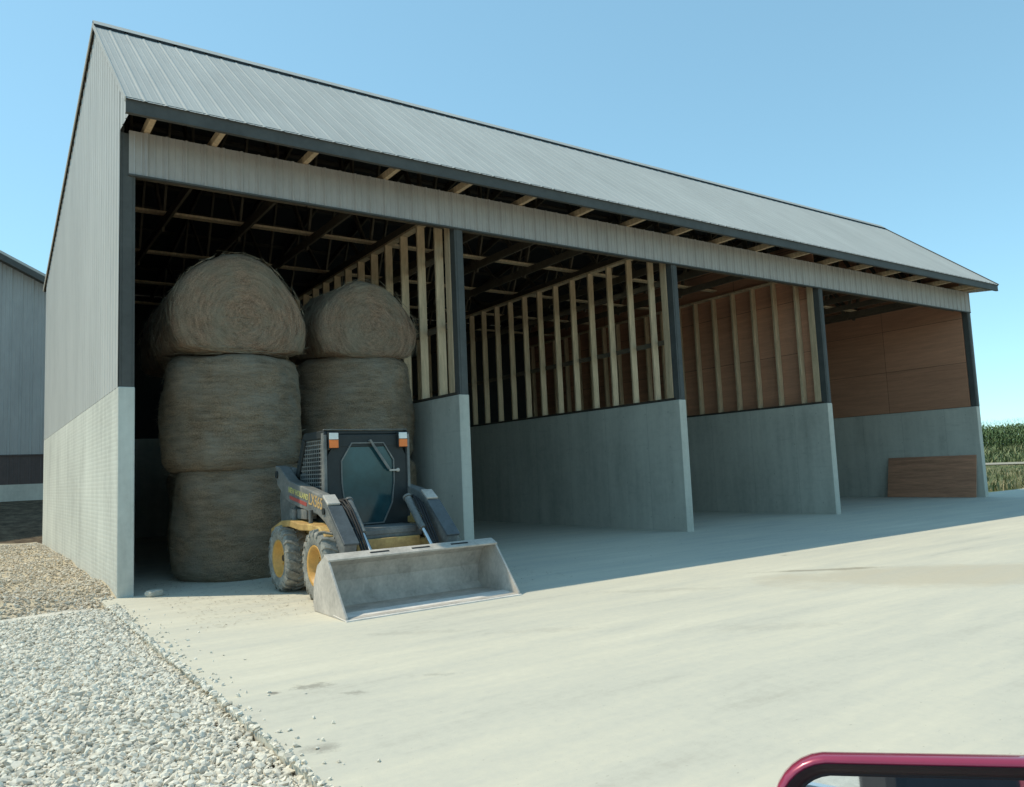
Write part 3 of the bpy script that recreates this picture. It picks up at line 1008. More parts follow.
bale('domed round hay bale on top of the right stack beside the bare studs', (3.53, 1.45, 3.05 + 0.42), 0.79, 1.5, 7, True, 0.05, -0.02)
bale('shaded hay bale standing on end behind the left stack, carrying its rear top bale', (2.02, 2.95, 2.21), 0.90, 1.5, 8, rz=.7, straws=800)
bale('shaded hay bale on the floor behind the left stack, lowest of its rear stack', (2.06, 2.98, 0.735), 0.90, 1.5, 9, rz=1.7, straws=600)

# chaff and broken stalks trodden round the stacks and into the bays
def chaff(n):
    cx = np.concatenate([0.3 + 4.2 * npr.random(n), 5 + 15.5 * npr.random(n // 2)])
    cy = np.concatenate([0.9 - 3.8 * npr.random(n) ** 1.6, 6.0 - 8.5 * npr.random(n // 2)])
    m = len(cx)
    a = npr.random(m) * 2 * PI
    ln = 0.012 + 0.05 * npr.random(m) ** 2
    w_ = 0.0016 + 0.002 * npr.random(m)
    d = np.stack([np.cos(a), np.sin(a), 0 * a], -1)
    sd = np.stack([-np.sin(a), np.cos(a), 0 * a], -1) * w_[:, None]
    P = np.stack([cx, cy, 0.003 + 0.004 * npr.random(m)], -1)
    e = d * ln[:, None] + np.stack([0 * a, 0 * a, 0.006 * npr.random(m)], -1)
    V = np.stack([P - sd, P + sd, P + e + sd, P + e - sd], 1)
    F = np.array([[0, 1, 2, 3]])[None] + (np.arange(m) * 4)[:, None, None]
    return big_mesh('chaff', V.reshape(-1, 3), F.reshape(-1, 4), M['hay_straw'])
kind(tag(chaff(2600), 'bits of straw and chaff scattered on the concrete before the bales', 'straw'), 'stuff')

# ------------------------------------------------------------------ skid steer loader
L = thing('skid_steer_loader', 'grey and yellow skid steer loader with a wide bucket, parked before the hay bales', 'loader', (2.28, -1.65, 0))
# local x right, y back, z up; it faces -y
for sx in (-1, 1):
    for yy in (-0.60, 0.54):
        mb = MB()
        xo, xi = sx * 0.78, sx * 0.52
        w = 0.26
        cx = sx * 0.65
        rt = 0.375
        prof = [(0.205, -0.115), (0.225, -0.13), (0.29, -0.135), (0.335, -0.13), (0.352, -0.10), (0.355, 0.0), (0.352, 0.10), (0.335, 0.13), (0.29, 0.135), (0.225, 0.13), (0.205, 0.115), (0.205, -0.115)]
        mb.lathe(prof, 0, (cx, yy, rt), 40)
        nl = 20                                 # chevron lugs over the tread and down the shoulder
        for k in range(nl):
            for side in (-1, 1):
                a0 = 2 * PI * (k + (0.5 if side > 0 else 0)) / nl
                pts = []
                for (xx, da, rr0) in ((0.0, 0.17, 0.35), (0.07, 0.06, 0.352), (0.125, 0.0, 0.340), (0.137, 0.0, 0.30)):
                    pts.append((cx + side * xx, a0 + da, rr0))
                vs = []
                for (xx, a, r0) in pts:
                    for dd, rr1 in ((-0.045, r0), (0.045, r0), (0.035, r0 + 0.026), (-0.035, r0 + 0.026)):
                        ex = 0.0
                        if r0 <= 0.30:
                            rr1 = r0
                            ex = side * (0.012 if dd in (0.035, -0.035) else 0)
                        vs.append((xx + ex, yy + rr1 * math.cos(a + dd), rt + rr1 * math.sin(a + dd)))
                fs = [(0, 1, 2, 3), (12, 15, 14, 13)]
                for i in range(3):
                    for j in range(4):
                        fs.append((i * 4 + j, (i + 1) * 4 + j, (i + 1) * 4 + (j + 1) % 4, i * 4 + (j + 1) % 4))
                mb.add(vs, fs)
        ty = mb.build('wheel', M['tyre'], L)
        mb = MB()
        o_ = sx
        mb.lathe([(0.0, o_ * 0.045), (0.07, o_ * 0.045), (0.075, o_ * 0.03), (0.12, o_ * 0.03), (0.165, o_ * 0.065), (0.185, o_ * 0.115), (0.208, o_ * 0.128), (0.215, o_ * 0.118), (0.206, o_ * 0.10), (0.206, -o_ * 0.10)], 0, (cx, yy, rt), 36)
        for k in range(8):
            a = 2 * PI * k / 8
            p = (cx + o_ * 0.03, yy + 0.098 * math.cos(a), rt + 0.098 * math.sin(a))
            mb.tube([p, (p[0] + o_ * 0.022, p[1], p[2])], 0.012, 6, False)
        rim = mb.build('rim', M['rim_yellow'], ty)
        mb = MB()
        mb.lathe([(0.0, o_ * 0.075), (0.035, o_ * 0.072), (0.048, o_ * 0.05), (0.05, o_ * 0.02)], 0, (cx, yy, rt), 20)
        mb.build('hub', M['loader_dark'], ty)

# chassis: yellow lower frame and flares
mb = MB()
mb.prism([(-0.72, 0.27), (0.98, 0.27), (1.08, 0.40), (1.08, 0.74), (0.60, 0.76), (-0.18, 0.70), (-0.20, 0.58), (-0.72, 0.56)], 0, -0.50, 0.50)
mb.build('chassis', M['loader_yellow'], L, bevel=0.015)
for sx in (-1, 1):
    mb = MB()
    prof = [(0.92, 0.70), (0.55, 0.80), (0.30, 0.815), (-0.05, 0.785), (-0.35, 0.79), (-0.62, 0.77), (-0.80, 0.68)]
    lower = [(y, z - 0.075) for y, z in prof][::-1]
    mb.prism(prof + lower, 0, sx * 0.505, sx * 0.735)
    mb.build('fender', M['loader_yellow'], L, bevel=0.012)
    # grey valve housing and fittings on the flare under the arm
    mb = MB()
    mb.box((sx * 0.52, -0.02, 0.82), (sx * 0.64, 0.52, 0.93))
    mb.tube([(sx * 0.66, 0.30, 0.81), (sx * 0.66, 0.30, 0.93)], 0.03, 10)
    mb.tube([(sx * 0.665, -0.22, 0.79), (sx * 0.665, -0.22, 0.93)], 0.024, 10)
    mb.build('valve_box', M['loader_grey'], L, bevel=0.008)
mb = MB()                                      # yellow front plate under the cab door
mb.box((-0.37, -0.75, 0.33), (0.37, -0.715, 0.605))
mb.build('front_plate', M['loader_yellow'], L, bevel=0.008)
mb = MB()
mb.box((-0.43, -0.68, 0.60), (0.43, -0.195, 0.715))
mb.box((-0.36, -0.69, 0.64), (0.36, -0.675, 0.695))
mb.build('footstep', M['loader_grey'], L, bevel=0.012)

# cab
mb = MB()
sec = [(-0.20, 0.72), (-0.20, 1.745), (-0.17, 1.79), (0.42, 1.79), (0.50, 1.74), (0.50, 0.80)]
for x0, x1 in ((-0.575, -0.53), (0.53, 0.575)):
    # each side: front post, roof rail, rear post, lower panel
    mb.prism([(-0.20, 0.70), (-0.115, 0.70), (-0.115, 1.70), (-0.20, 1.745)], 0, x0, x1)
    mb.prism([(-0.20, 1.745), (-0.115, 1.70), (0.40, 1.70), (0.50, 1.74), (0.42, 1.79), (-0.17, 1.79)], 0, x0, x1)
    mb.prism([(0.50, 1.735), (0.40, 1.695), (0.66, 1.25), (0.78, 1.25)], 0, x0, x1)
    mb.prism([(-0.12, 0.70), (0.80, 0.78), (0.78, 1.25), (0.66, 1.25), (-0.12, 1.02)], 0, x0 + 0.004, x1 - 0.004)
mb.box((-0.53, -0.17, 1.745), (0.53, 0.45, 1.785))
mb.box((-0.53, -0.195, 1.60), (0.53, -0.14, 1.742))
mb.build('cab', M['loader_dark'], L, bevel=0.01)
mb = MB()                                       # light caps along the roof edge and front posts
for sx in (-1, 1):
    mb.box((sx * 0.545, -0.213, 0.98), (sx * 0.582, -0.198, 1.74))
    mb.box((sx * 0.577, -0.20, 0.98), (sx * 0.584, -0.13, 1.76))
mb.box((-0.57, -0.19, 1.792), (0.57, -0.15, 1.802))
mb.build('cab_edging', M['loader_grey'], L, bevel=0.003, seg=1)
for sx in (-1, 1):                              # side screens: a grid of square holes
    mb = MB()
    x = sx * 0.548
    def edge_y(z):
        return 0.40 + (1.695 - z) / (1.695 - 1.25) * 0.26 if z < 1.695 else 0.40
    z = 1.07
    while z < 1.69:
        mb.box((x - 0.004, -0.115, z), (x + 0.004, edge_y(z) if z > 1.25 else 0.66, z + 0.014))
        z += 0.047
    y = -0.10
    while y < 0.64:
        zt = 1.70 if y < 0.40 else 1.695 - (y - 0.40) / 0.26 * 0.445
        zb = 1.02 + (y + 0.12) / 0.78 * 0.23
        if zt > zb + .02:
            mb.box((x - 0.0035, y, zb - 0.02), (x + 0.0035, y + 0.014, zt))
        y += 0.06
    mb.build('side_screen', M['loader_grey'], L)
mb = MB()                                       # rear wall and the dark seat inside
mb.box((-0.53, 0.47, 0.80), (0.53, 0.50, 1.60))
mb.box((-0.24, 0.10, 0.78), (0.24, 0.42, 0.92))
mb.box((-0.22, 0.36, 0.92), (0.22, 0.44, 1.40))
mb.build('seat', M['black_rubber'], L, bevel=0.02)

# door: octagonal glass in a dark frame
def octo(w, h, cw, ch_t, ch_b):
    return [(-w + cw * 1.15, -h), (w - cw * 1.15, -h), (w - 0.035, -h + ch_b), (w, -h + ch_b + 0.25), (w, h - ch_t), (w - cw, h), (-w + cw, h), (-w, h - ch_t), (-w, -h + ch_b + 0.25), (-w + 0.035, -h + ch_b)]
cz = 1.19
inner = [(x - 0.0, z + cz) for x, z in octo(0.36, 0.46, 0.14, 0.20, 0.22)]
outer_r = [(-0.53, 0.70), (0.53, 0.70), (0.53, 0.92), (0.53, 1.20), (0.53, 1.50), (0.40, 1.72), (-0.40, 1.72), (-0.53, 1.50), (-0.53, 1.20), (-0.53, 0.92)]
def ring(mb, a, b, y0, y1):
    n = len(a)
    vs = [(x, y0, z) for x, z in a] + [(x, y0, z) for x, z in b] + [(x, y1, z) for x, z in a] + [(x, y1, z) for x, z in b]
    fs = []
    for i in range(n):
        j = (i + 1) % n
        fs += [(i, j, n + j, n + i), (2 * n + i, 3 * n + i, 3 * n + j, 2 * n + j), (i, 2 * n + i, 2 * n + j, j), (n + i, n + j, 3 * n + j, 3 * n + i)]
    mb.add(vs, fs)
mb = MB()
ring(mb, inner, outer_r, -0.192, -0.165)
door = mb.build('door', M['loader_dark'], L)
mb = MB()
k_in = [(x * 0.965, cz + (z - cz) * 0.972) for x, z in inner]
ring(mb, k_in, inner, -0.206, -0.188)
mb.build('door_seal', M['loader_grey'], door)
mb = MB()
mb.prism([(x * 0.99, cz + (z - cz) * 0.99) for x, z in inner], 1, -0.184, -0.178)
mb.build('door_glass', M['cab_glass'], door)
mb = MB()
mb.beam((0.03, -0.225, 1.665), (0.29, -0.222, 1.33), 0.010, 0.026, side=(0, 1, 0))
mb.beam((0.04, -0.235, 1.63), (0.26, -0.232, 1.34), 0.008, 0.012, side=(0, 1, 0))
mb.tube([(0.03, -0.235, 1.665), (0.03, -0.17, 1.665)], 0.016, 8)
mb.build('wiper', M['loader_grey'], door)
mb = MB()
mb.box((0.28, -0.235, 1.315), (0.42, -0.212, 1.335))
mb.box((0.395, -0.214, 1.305), (0.425, -0.186, 1.345))
mb.build('door_handle', M['bucket'], door)
for sx in (-1, 1):                              # paired lamps at the roof corners
    mb = MB()
    mb.box((sx * 0.405, -0.245, 1.585), (sx * 0.535, -0.198, 1.765))
    hl = mb.build('headlight', M['loader_dark'], L, bevel=0.006)
    mb = MB()
    mb.box((sx * 0.412, -0.256, 1.685), (sx * 0.528, -0.243, 1.757))
    mb.build('white_lens', M['lamp_white'], hl, bevel=0.004)
    mb = MB()
    mb.box((sx * 0.412, -0.257, 1.592), (sx * 0.528, -0.243, 1.680))
    mb.build('orange_lens', M['lamp_orange'], hl, bevel=0.004)

# engine hood and uprights behind
mb = MB()
mb.prism([(0.80, 0.74), (1.22, 0.74), (1.26, 1.05), (1.18, 1.30), (0.80, 1.34)], 0, -0.52, 0.52)
mb.build('engine_hood', M['loader_grey'], L, bevel=0.03)
for sx in (-1, 1):
    mb = MB()
    mb.prism([(0.70, 0.76), (1.12, 0.76), (1.10, 1.30), (0.98, 1.42), (0.80, 1.40)], 0, sx * 0.53, sx * 0.60)
    mb.build('upright', M['loader_grey'], L, bevel=0.01)

# lift arms
for sx in (-1, 1):
    mb = MB()
    poly = [(1.02, 1.44), (0.86, 1.42), (0.55, 1.26), (0.0, 1.165), (-0.36, 1.105), (-0.54, 1.065), (-0.66, 0.98), (-1.10, 0.60), (-1.01, 0.34), (-0.96, 0.26), (-0.90, 0.38),
            (-0.79, 0.66), (-0.56, 0.81), (-0.36, 0.885), (-0.1, 0.91), (0.35, 0.97), (0.62, 1.03), (0.95, 1.20)]
    mb.prism(poly, 0, sx * 0.605, sx * 0.735)
    arm = mb.build('lift_arm', M['loader_grey'], L, bevel=0.012)
    mb = MB()                                   # pale knee casting, front plate and pins
    mb.beam((sx * 0.67, -0.53, 1.082), (sx * 0.67, -0.675, 0.99), 0.137, 0.024)
    mb.build('arm_knee', M['bucket'], arm, bevel=0.004, seg=1)
    mb = MB()
    mb.beam((sx * 0.67, -0.685, 0.965), (sx * 0.67, -1.11, 0.60), 0.16, 0.03)
    M['loader_slate'] = M.get('loader_slate') or noisy('loader_slate_paint', (0.085, 0.095, 0.10), 0.3, 5, rough=0.55, bmp=0.03)
    mb.build('leg_plate', M['loader_slate'], arm, bevel=0.004, seg=1)
    for yy, zz, r_p in ((-0.56, 0.92, 0.035), (0.94, 1.33, 0.045)):
        mb = MB()
        mb.tube([(sx * 0.59, yy, zz), (sx * 0.75, yy, zz)], r_p, 12)
        mb.build('pivot_pin', M['loader_dark'], arm)
    # lift cylinder below the arm, tilt cylinder inside the knee
    mb = MB()
    mb.tube([(sx * 0.66, 0.62, 0.86), (sx * 0.66, -0.10, 0.90)], 0.042, 14)
    mb.build('lift_cylinder', M['loader_grey'], arm)
    mb = MB()
    mb.tube([(sx * 0.44, -0.52, 1.00), (sx * 0.44, -0.86, 0.68)], 0.042, 14)
    mb.tube([(sx * 0.44, -0.50, 1.02), (sx * 0.44, -0.515, 1.005)], 0.052, 14)
    tc_ = mb.build('tilt_cylinder', M['loader_grey'], L)
    mb = MB()
    mb.tube([(sx * 0.44, -0.86, 0.68), (sx * 0.44, -1.06, 0.49)], 0.024, 12)
    mb.tube([(sx * 0.40, -1.065, 0.485), (sx * 0.48, -1.065, 0.485)], 0.034, 12)
    mb.build('rod', M['chrome'], tc_)
    mb = MB()
    for q in range(3):
        x = sx * (0.50 + 0.03 * q)
        mb.tube([(x, -0.36, 1.02), (x - sx * 0.01, -0.56, 1.03 - 0.02 * q), (x - sx * 0.02, -0.70, 0.92), (x - sx * 0.03, -0.86, 0.74), (x - sx * 0.03, -1.04, 0.52)], 0.012, 8)
    mb.build('hydraulic_hose', M['hose'], L)

# lettering and stripe on the outer face of the left arm
def lettering(txt, size, mat, loc, rx, parent, sx=1.0):
    cu = bpy.data.curves.new('lettering', 'FONT')
    cu.body = txt
    cu.size = size
    cu.extrude = 0.0015
    cu.offset = 0.0018
    tmp = bpy.data.objects.new('lettering', cu)
    COL.objects.link(tmp)
    dg = bpy.context.evaluated_depsgraph_get()
    me = bpy.data.meshes.new_from_object(tmp.evaluated_get(dg))
    bpy.data.objects.remove(tmp)
    bpy.data.curves.remove(cu)
    me.name = 'lettering'
    me.materials.clear()
    me.materials.append(mat)
    ca, sa = math.cos(rx), math.sin(rx)
    for v in me.vertices:                       # text runs forward (-y) along the arm, facing -x
        u, w, d = v.co.x * sx, v.co.y, v.co.z
        v.co = (loc[0] - d, loc[1] - (u * ca - w * sa), loc[2] + u * sa + w * ca)
    me.update()
    o = bpy.data.objects.new('lettering', me)
    COL.objects.link(o)
    o.parent = parent
    return o
armL = [o for o in L.children if o.name.startswith('lift_arm')][0]
lettering('NEW HOLLAND', 0.088, M['decal_yellow'], (-0.7375, 0.54, 1.125), R(-8.5), armL)
lettering('LX565', 0.17, M['decal_orange'], (-0.7375, -0.11, 0.995), R(-8.5), armL, 0.90)
mb = MB()
mb.beam((-0.7375, 0.50, 1.065), (-0.7375, -0.05, 0.985), 0.003, 0.04)
mb.build('arm_stripe', M['decal_red'], armL)

# the cab and arms stand well inside the tyres
for o in list(L.children):
    nm = o.name.split('.')[0]
    if nm in ('cab', 'cab_edging', 'side_screen', 'seat', 'door', 'headlight'):
        o.scale.x = 0.90
        o.location.x = 0.025
    elif nm in ('lift_arm', 'tilt_cylinder', 'hydraulic_hose', 'upright'):
        o.location.x = -0.09 if sum(v.co.x for v in o.data.vertices) > 0 else 0.09
# bucket
bx = (-0.945, 0.935)
mb = MB()
side = [(-1.04, 0.02), (-1.80, 0.0), (-1.795, 0.02), (-1.37, 0.50), (-1.31, 0.525), (-1.12, 0.40), (-1.02, 0.22)]
th = 0.022
cs = [(-1.795, 0.016), (-1.12, 0.022), (-1.05, 0.08), (-1.06, 0.26), (-1.15, 0.42), (-1.32, 0.515)]
outl = [(-1.795, 0.002), (-1.10, 0.004), (-1.02, 0.07), (-1.035, 0.27), (-1.13, 0.44), (-1.315, 0.54)]
mb.prism(cs + outl[::-1], 0, bx[0] + th, bx[1] - th)
for a, b in ((bx[0], bx[0] + th), (bx[1] - th, bx[1])):
    mb.prism([(-1.04, 0.004), (-1.80, 0.0), (-1.80, 0.03), (-1.40, 0.50), (-1.315, 0.54), (-1.13, 0.44), (-1.03, 0.27), (-1.015, 0.07)], 0, a, b)
bk = mb.build('bucket', M['bucket'], L, bevel=0.003, seg=1)
mb = MB()
mb.prism([(-1.41, 0.487), (-1.315, 0.543), (-1.30, 0.552), (-1.385, 0.522), (-1.42, 0.505)], 0, bx[0] + 0.0, bx[1])
mb.build('bucket_lip', M['bucket'], bk, bevel=0.003, seg=1)
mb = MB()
mb.prism([(-1.83, -0.0), (-1.52, 0.020), (-1.52, 0.027), (-1.83, 0.010)], 0, bx[0] - 0.004, bx[1] + 0.004)  # widened back over the bucket floor to cover the painted sunlit strip
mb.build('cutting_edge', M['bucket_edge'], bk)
mb = MB()
for x in (-0.40, 0.05, 0.5):
    mb = MB()
    mb.beam((x - 0.10, -1.362, 0.533), (x + 0.10, -1.362, 0.533), 0.022, 0.006, side=(0, 1, 0.35))
    mb.build('step_slot', M['black_rubber'], bk)
mb = MB()                                       # coupler plate behind the bucket
mb.box((-0.56, -0.985, 0.10), (0.56, -0.955, 0.36))
for sx in (-1, 1):
    mb.box((sx * 0.56, -0.99, 0.08), (sx * 0.80, -0.95, 0.38))
mb.build('coupler', M['loader_grey'], L, bevel=0.006)

# ------------------------------------------------------------------ small things about the shed
mb = MB()
mb.prism([(0.0, 0.0), (0.022, 0.0), (0.24 + 0.022, 1.13), (0.24, 1.13)], 1, 0.12, 2.58)
pl = mb.build('plywood_sheet', M['ply_sheet'], bevel=0.002, seg=1)
pl.location = (X4 - T - 0.275, 0, 0.004)
tag(pl, 'reddish brown plywood sheet leaning on the concrete end wall of the last bay', 'plywood sheet')
bm = bmesh.new()
bmesh.ops.create_icosphere(bm, subdivisions=3, radius=1)
for v in bm.verts:
    c = v.co.copy()
    k = max(abs(c.x), abs(c.y), abs(c.z))
    c = c.lerp(c / k * 0.8, 0.75)
    c += c.normalized() * 0.10 * noise.noise(v.co * 2.3 + Vector((3, 1, 7)))
    v.co = Vector((c.x * 0.105, c.y * 0.075, c.z * 0.045 + 0.036))
me = bpy.data.meshes.new('stone_block')
bm.to_mesh(me)
bm.free()
me.materials.append(M['wall_concrete'])
o = bpy.data.objects.new('stone_block', me)
COL.objects.link(o)
o.location = (0.36, -0.20, 0.0)
o.rotation_euler = (0, 0, 0.4)
tag(o, 'small grey block lying at the foot of the left wall\'s front end', 'stone')

# ------------------------------------------------------------------ barn beyond, to the left
YB = 20.0
B = thing('steel_barn', 'large grey steel barn with dark gable trim behind the shed at the left', 'barn', (0, YB, 0))
xr, zr = -8.0, 12.75
xe0, xe1 = -20.5, 4.5
def rake(x):
    return zr - 0.518 * abs(x - xr)
mb = MB()
ribbed(mb, (xe0, 0, 0), (1, 0, 0), (0, 0, 1), (0, -1, 0), xe1 - xe0, lambda s: 2.42, lambda s: rake(xe0 + s) - 0.15, pitch=0.3048, extra=(xr - xe0,), h=1.6)
M['barn_steel'] = noisy('weathered_barn_steel', (0.34, 0.33, 0.31), 0.15, 1.2, (1, 1, 0.25), 0.55, 0.04, 12)
mb.build('gable_wall', M['barn_steel'], B, fix=False)
M['wainscot'] = noisy('dark_brown_wainscot', (0.075, 0.055, 0.050), 0.2, 2, rough=0.6, bmp=0.03)
mb = MB()
ribbed(mb, (xe0, -0.03, 0), (1, 0, 0), (0, 0, 1), (0, -1, 0), xe1 - xe0, lambda s: 1.49, lambda s: 2.42, pitch=0.3048)
mb.box((xe0, -0.07, 2.42), (xe1, -0.001, 2.46))
mb.build('wainscot', M['wainscot'], B, fix=False)
mb = MB()
mb.box((xe0 - 0.02, -0.06, 0.2), (xe1 + 0.02, 0.2, 1.49))
mb.build('concrete_base', M['wall_concrete'], B)
mb = MB()
for xa, xb in ((xe0 - 0.5, xr), (xr, xe1 + 0.5)):
    mb.beam((xa, -0.42, rake(xa) - 0.06), (xb, -0.42, rake(xb) - 0.06), 0.06, 0.26, side=(0, 1, 0))
    mb.beam((xa, -0.20, rake(xa) - 0.16), (xb, -0.20, rake(xb) - 0.16), 0.40, 0.03, side=(0, 1, 0))
mb.build('rake_trim', M['trim'], B)
mb = MB()
for xa, xb in ((xe0 - 0.5, xr), (xr, xe1 + 0.5)):
    mb.prism([(xa, rake(xa)), (xb, rake(xb)), (xb, rake(xb) + 0.09), (xa, rake(xa) + 0.09)], 1, -0.46, 30.0)
mb.build('roof', M['roofing'], B)
for x, nx_ in ((xe0, -1), (xe1, 1)):
    mb = MB()
    ribbed(mb, (x, 0.0, 0), (0, 1, 0), (0, 0, 1), (nx_, 0, 0), 29.8, lambda s: 1.0, lambda s: rake(xe1) - 0.1, pitch=0.3048)
    mb.build('side_wall', M['barn_steel'], B, fix=False)

# ------------------------------------------------------------------ the car the picture is taken from: mirror, door, bonnet
CAR = thing('parked_car', 'raspberry red car in the near right foreground with its black-rimmed door mirror showing', 'car', (-0.4, -10.9, 0))
cx0, cy0 = -0.4, -10.9
def loc(p):
    return (p[0] - cx0, p[1] - cy0, p[2])
YW = -9.97                                      # plane of the near door
mb = MB()
body = [(-3.1, 0.35), (-3.05, 0.80), (-2.9, 0.93), (-0.45, 0.93), (0.55, 0.86), (1.15, 0.72), (1.25, 0.45), (1.2, 0.28), (0.98, 0.28), (0.95, 0.45), (0.82, 0.58), (0.62, 0.63), (0.42, 0.58), (0.29, 0.45), (0.26, 0.28), (-1.9, 0.28), (-1.93, 0.45), (-2.06, 0.58), (-2.26, 0.63), (-2.46, 0.58), (-2.59, 0.45), (-2.62, 0.28), (-3.0, 0.28)]
for y0, y1 in ((YW - 0.14, YW), (-11.75, -11.61)):
    mb.prism([(x - cx0, z) for x, z in body], 1, y0 - cy0, y1 - cy0)
mb.build('body', M['car_paint'], CAR, bevel=0.03, seg=3)
mb = MB()
mb.prism([(-0.55 - cx0, 0.935), (0.55 - cx0, 0.865), (1.12 - cx0, 0.72), (1.14 - cx0, 0.69), (0.55 - cx0, 0.82), (-0.55 - cx0, 0.89)], 1, -11.60 - cy0, YW - 0.16 - cy0)
mb.build('bonnet', M['car_paint'], CAR, bevel=0.01)
mb = MB()
mb.prism([(-1.62 - cx0, 0.34), (-0.52 - cx0, 0.34), (-0.50 - cx0, 0.91), (-1.64 - cx0, 0.91)], 1, YW + 0.003 - cy0, YW + 0.02 - cy0)
dr = mb.build('door', M['car_paint'], CAR, bevel=0.012)
mb = MB()
mb.box(loc((-1.62, YW + 0.002, 0.915)), loc((-0.50, YW + 0.024, 0.94)))
mb.build('belt_trim', M['car_black'], dr)
mb = MB()
mb.box(loc((-1.56, YW + 0.02, 0.79)), loc((-1.38, YW + 0.05, 0.825)))
mb.build('handle', M['car_paint'], dr, bevel=0.008)
mb = MB()
mb.box(loc((-2.9, -11.6, 0.30)), loc((1.0, YW - 0.15, 0.36)))
mb.box(loc((-0.62, -11.6, 0.36)), loc((-0.50, YW - 0.15, 0.88)))
mb.build('floor_pan', M['car_black'], CAR)
mb = MB()
for yc in (-10.45, -11.2):
    mb.box(loc((-2.25, yc - 0.24, 0.36)), loc((-1.75, yc + 0.24, 0.52)))
    mb.box(loc((-2.42, yc - 0.24, 0.40)), loc((-2.24, yc + 0.24, 1.0)))
mb.build('seat', M['seat_cloth'], CAR, bevel=0.04)
for xw in (0.62, -2.26):
    for yw, sg in ((YW - 0.11, 1), (-11.64, -1)):
        mb = MB()
        mb.lathe([(0.20, -0.09), (0.29, -0.10), (0.31, -0.07), (0.31, 0.07), (0.29, 0.10), (0.20, 0.09)], 1, loc((xw, yw, 0.31)), 32)
        wl = mb.build('wheel', M['black_rubber'], CAR)
        mb = MB()
        mb.lathe([(0.0, sg * 0.07), (0.06, sg * 0.075), (0.12, sg * 0.05), (0.19, sg * 0.085), (0.205, sg * 0.09), (0.205, -sg * 0.09)], 1, loc((xw, yw, 0.31)), 32)
        mb.build('rim', M['chrome'], wl)

# the mirror: shell, black surround and glass, in a frame whose +z faces the driver
CAMP = Vector((-1.3932, -10.0634, 1.2651))
def rrect(w, h, r, n=8, top=0.0):
    pts = []
    for cx, cy, a0 in ((w - r, h - r, 0), (-w + r, h - r, 90), (-w + r, -h + r, 180), (w - r, -h + r, 270)):
        for k in range(n + 1):
            a = R(a0 + 90 * k / n)
            x, y = cx + r * math.cos(a), cy + r * math.sin(a)
            y += top * (1 - (x / w) ** 2) * (1 if y > 0 else -0.4)
            pts.append((x, y))
    return pts
mw, mh = 0.128, 0.078
nz = Vector((-0.80, -0.58, 0.14)).normalized()
xa = Vector((0, 0, 1)).cross(nz).normalized()
ya = nz.cross(xa)
xa, ya = xa * math.cos(R(3.2)) + ya * math.sin(R(3.2)), ya * math.cos(R(3.2)) - xa * math.sin(R(3.2))
# image roll: the top edge stays level in the photograph
ctr = Vector((-0.7555, -9.720, 0.9365))
MR = Matrix((xa, ya, nz)).transposed().to_4x4()
MR.translation = Vector(loc(ctr))
mir = bpy.data.objects.new('door_mirror', None)
def mir_part(mb, name, mat, parent, **kw):
    return mb.build(name, mat, parent, **kw)
def skin(mb, loops, smooth=True, close_a=False, close_b=False):
    n = len(loops[0])
    vs = [p for lp in loops for p in lp]
    fs = []
    for i in range(len(loops) - 1):
        for k in range(n):
            fs.append((i * n + k, i * n + (k + 1) % n, (i + 1) * n + (k + 1) % n, (i + 1) * n + k))
    if close_a:
        fs.append(tuple(range(n)))
    if close_b:
        fs.append(tuple(range((len(loops) - 1) * n, len(loops) * n)))
    mb.add([MR @ Vector(p) for p in vs], fs, smooth)
def lp(w, h, r, z, top=0.006, dx=0.0):
    return [(x + dx, y, z) for x, y in rrect(w, h, r, 8, top)]
mb = MB()
skin(mb, [lp(mw - 0.0052, mh - 0.0052, 0.043, 0.000), lp(mw - 0.0025, mh - 0.0025, 0.0455, 0.0012), lp(mw, mh, 0.047, -0.010), lp(mw, mh, 0.047, -0.022), lp(mw - 0.006, mh - 0.006, 0.045, -0.045), lp(mw - 0.03, mh - 0.024, 0.04, -0.075), lp(mw - 0.07, mh - 0.05, 0.02, -0.090)], close_b=True)
shell = mir_part(mb, 'mirror_shell', M['car_paint'], CAR)
mb = MB()
skin(mb, [lp(mw - 0.0050, mh - 0.0050, 0.043, 0.001), lp(mw - 0.0090, mh - 0.0090, 0.040, -0.0005), lp(mw - 0.0125, mh - 0.0125, 0.037, -0.007), lp(mw - 0.0145, mh - 0.0145, 0.036, -0.009), lp(mw - 0.0155, mh - 0.0155, 0.035, -0.008), lp(mw - 0.0168, mh - 0.0168, 0.034, -0.011)])
mir_part(mb, 'mirror_surround', M['car_black'], shell)
mb = MB()
skin(mb, [lp(mw - 0.016, mh - 0.016, 0.034, -0.0095), lp(mw - 0.016, mh - 0.016, 0.034, -0.014)], False, close_a=True, close_b=True)
mir_part(mb, 'mirror_glass', M['mirror'], shell)
mb = MB()                                       # arm to the front corner of the door
pa = MR @ Vector((mw - 0.04, -0.045, -0.03))
pb = Vector(loc((-0.56, YW + 0.01, 0.925)))
mb.tube([pa, pa.lerp(pb, 0.4) + Vector((0, 0, -0.012)), pb], [0.026, 0.024, 0.03], 14)
mir_part(mb, 'mirror_arm', M['car_black'], shell)
bpy.data.objects.remove(mir)

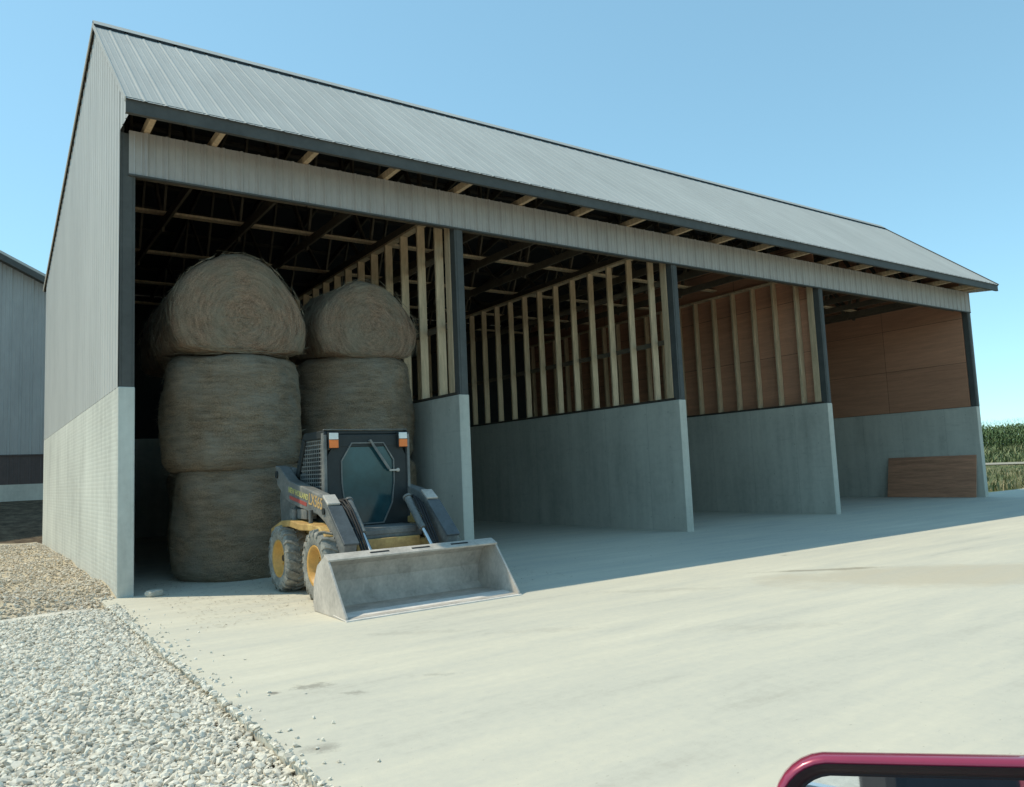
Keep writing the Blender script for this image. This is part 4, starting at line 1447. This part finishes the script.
# ------------------------------------------------------------------ light, sky, camera
SUN_DIR = Vector((2.97, -2.70, -5.75)).normalized()       # the way the light travels
elev = math.asin(-SUN_DIR.z)
az = math.atan2(-SUN_DIR.x, -SUN_DIR.y)                    # clockwise from +Y towards +X
sun = bpy.data.lights.new('sun', 'SUN')
sun.energy = 2.15
sun.angle = R(0.5)
sun.color = (1.0, 0.91, 0.71)
so = bpy.data.objects.new('sun', sun)
COL.objects.link(so)
so.rotation_euler = SUN_DIR.to_track_quat('-Z', 'Y').to_euler()
w = bpy.data.worlds.new('World')
scene.world = w
w.use_nodes = True
nt = w.node_tree
bg = nt.nodes['Background']
sky = nt.nodes.new('ShaderNodeTexSky')
sky.sky_type = 'NISHITA'
sky.sun_disc = False
sky.sun_elevation = elev
sky.sun_rotation = az
sky.altitude = 1500
sky.air_density = 0.85
sky.dust_density = 0.4
sky.ozone_density = 1.3
gm = nt.nodes.new('ShaderNodeGamma')              # milky summer air: evens out zenith and horizon
gm.inputs[1].default_value = 0.56
nt.links.new(sky.outputs[0], gm.inputs[0])
nt.links.new(mix(nt, 1.0, gm.outputs[0], (1.12, 1.66, 1.68), 'MULTIPLY'), bg.inputs[0])
bg.inputs[1].default_value = 0.15

cam = bpy.data.cameras.new('camera')
co = bpy.data.objects.new('camera', cam)
COL.objects.link(co)
cam.sensor_fit = 'HORIZONTAL'
cam.sensor_width = 36
cam.lens = 776.99 / 1024 * 36
cam.clip_start = 0.05
cam.clip_end = 3000
yaw, pitch, roll = 0.609193, 0.0980528, -0.0432646
f = Vector((math.sin(yaw) * math.cos(pitch), math.cos(yaw) * math.cos(pitch), math.sin(pitch)))
r = Vector((math.cos(yaw), -math.sin(yaw), 0))
u = r.cross(f)
c, s = math.cos(roll), math.sin(roll)
r2, u2 = c * r + s * u, -s * r + c * u
mat = Matrix((r2, u2, -f)).transposed().to_4x4()
mat.translation = CAMP
co.matrix_world = mat
scene.camera = co

vs = scene.view_settings
vs.view_transform = 'Standard'
vs.look = 'None'
vs.gamma = 1
vs.exposure = 0.78
vs.use_curve_mapping = False
scene.cycles.max_bounces = 8
scene.cycles.diffuse_bounces = 5
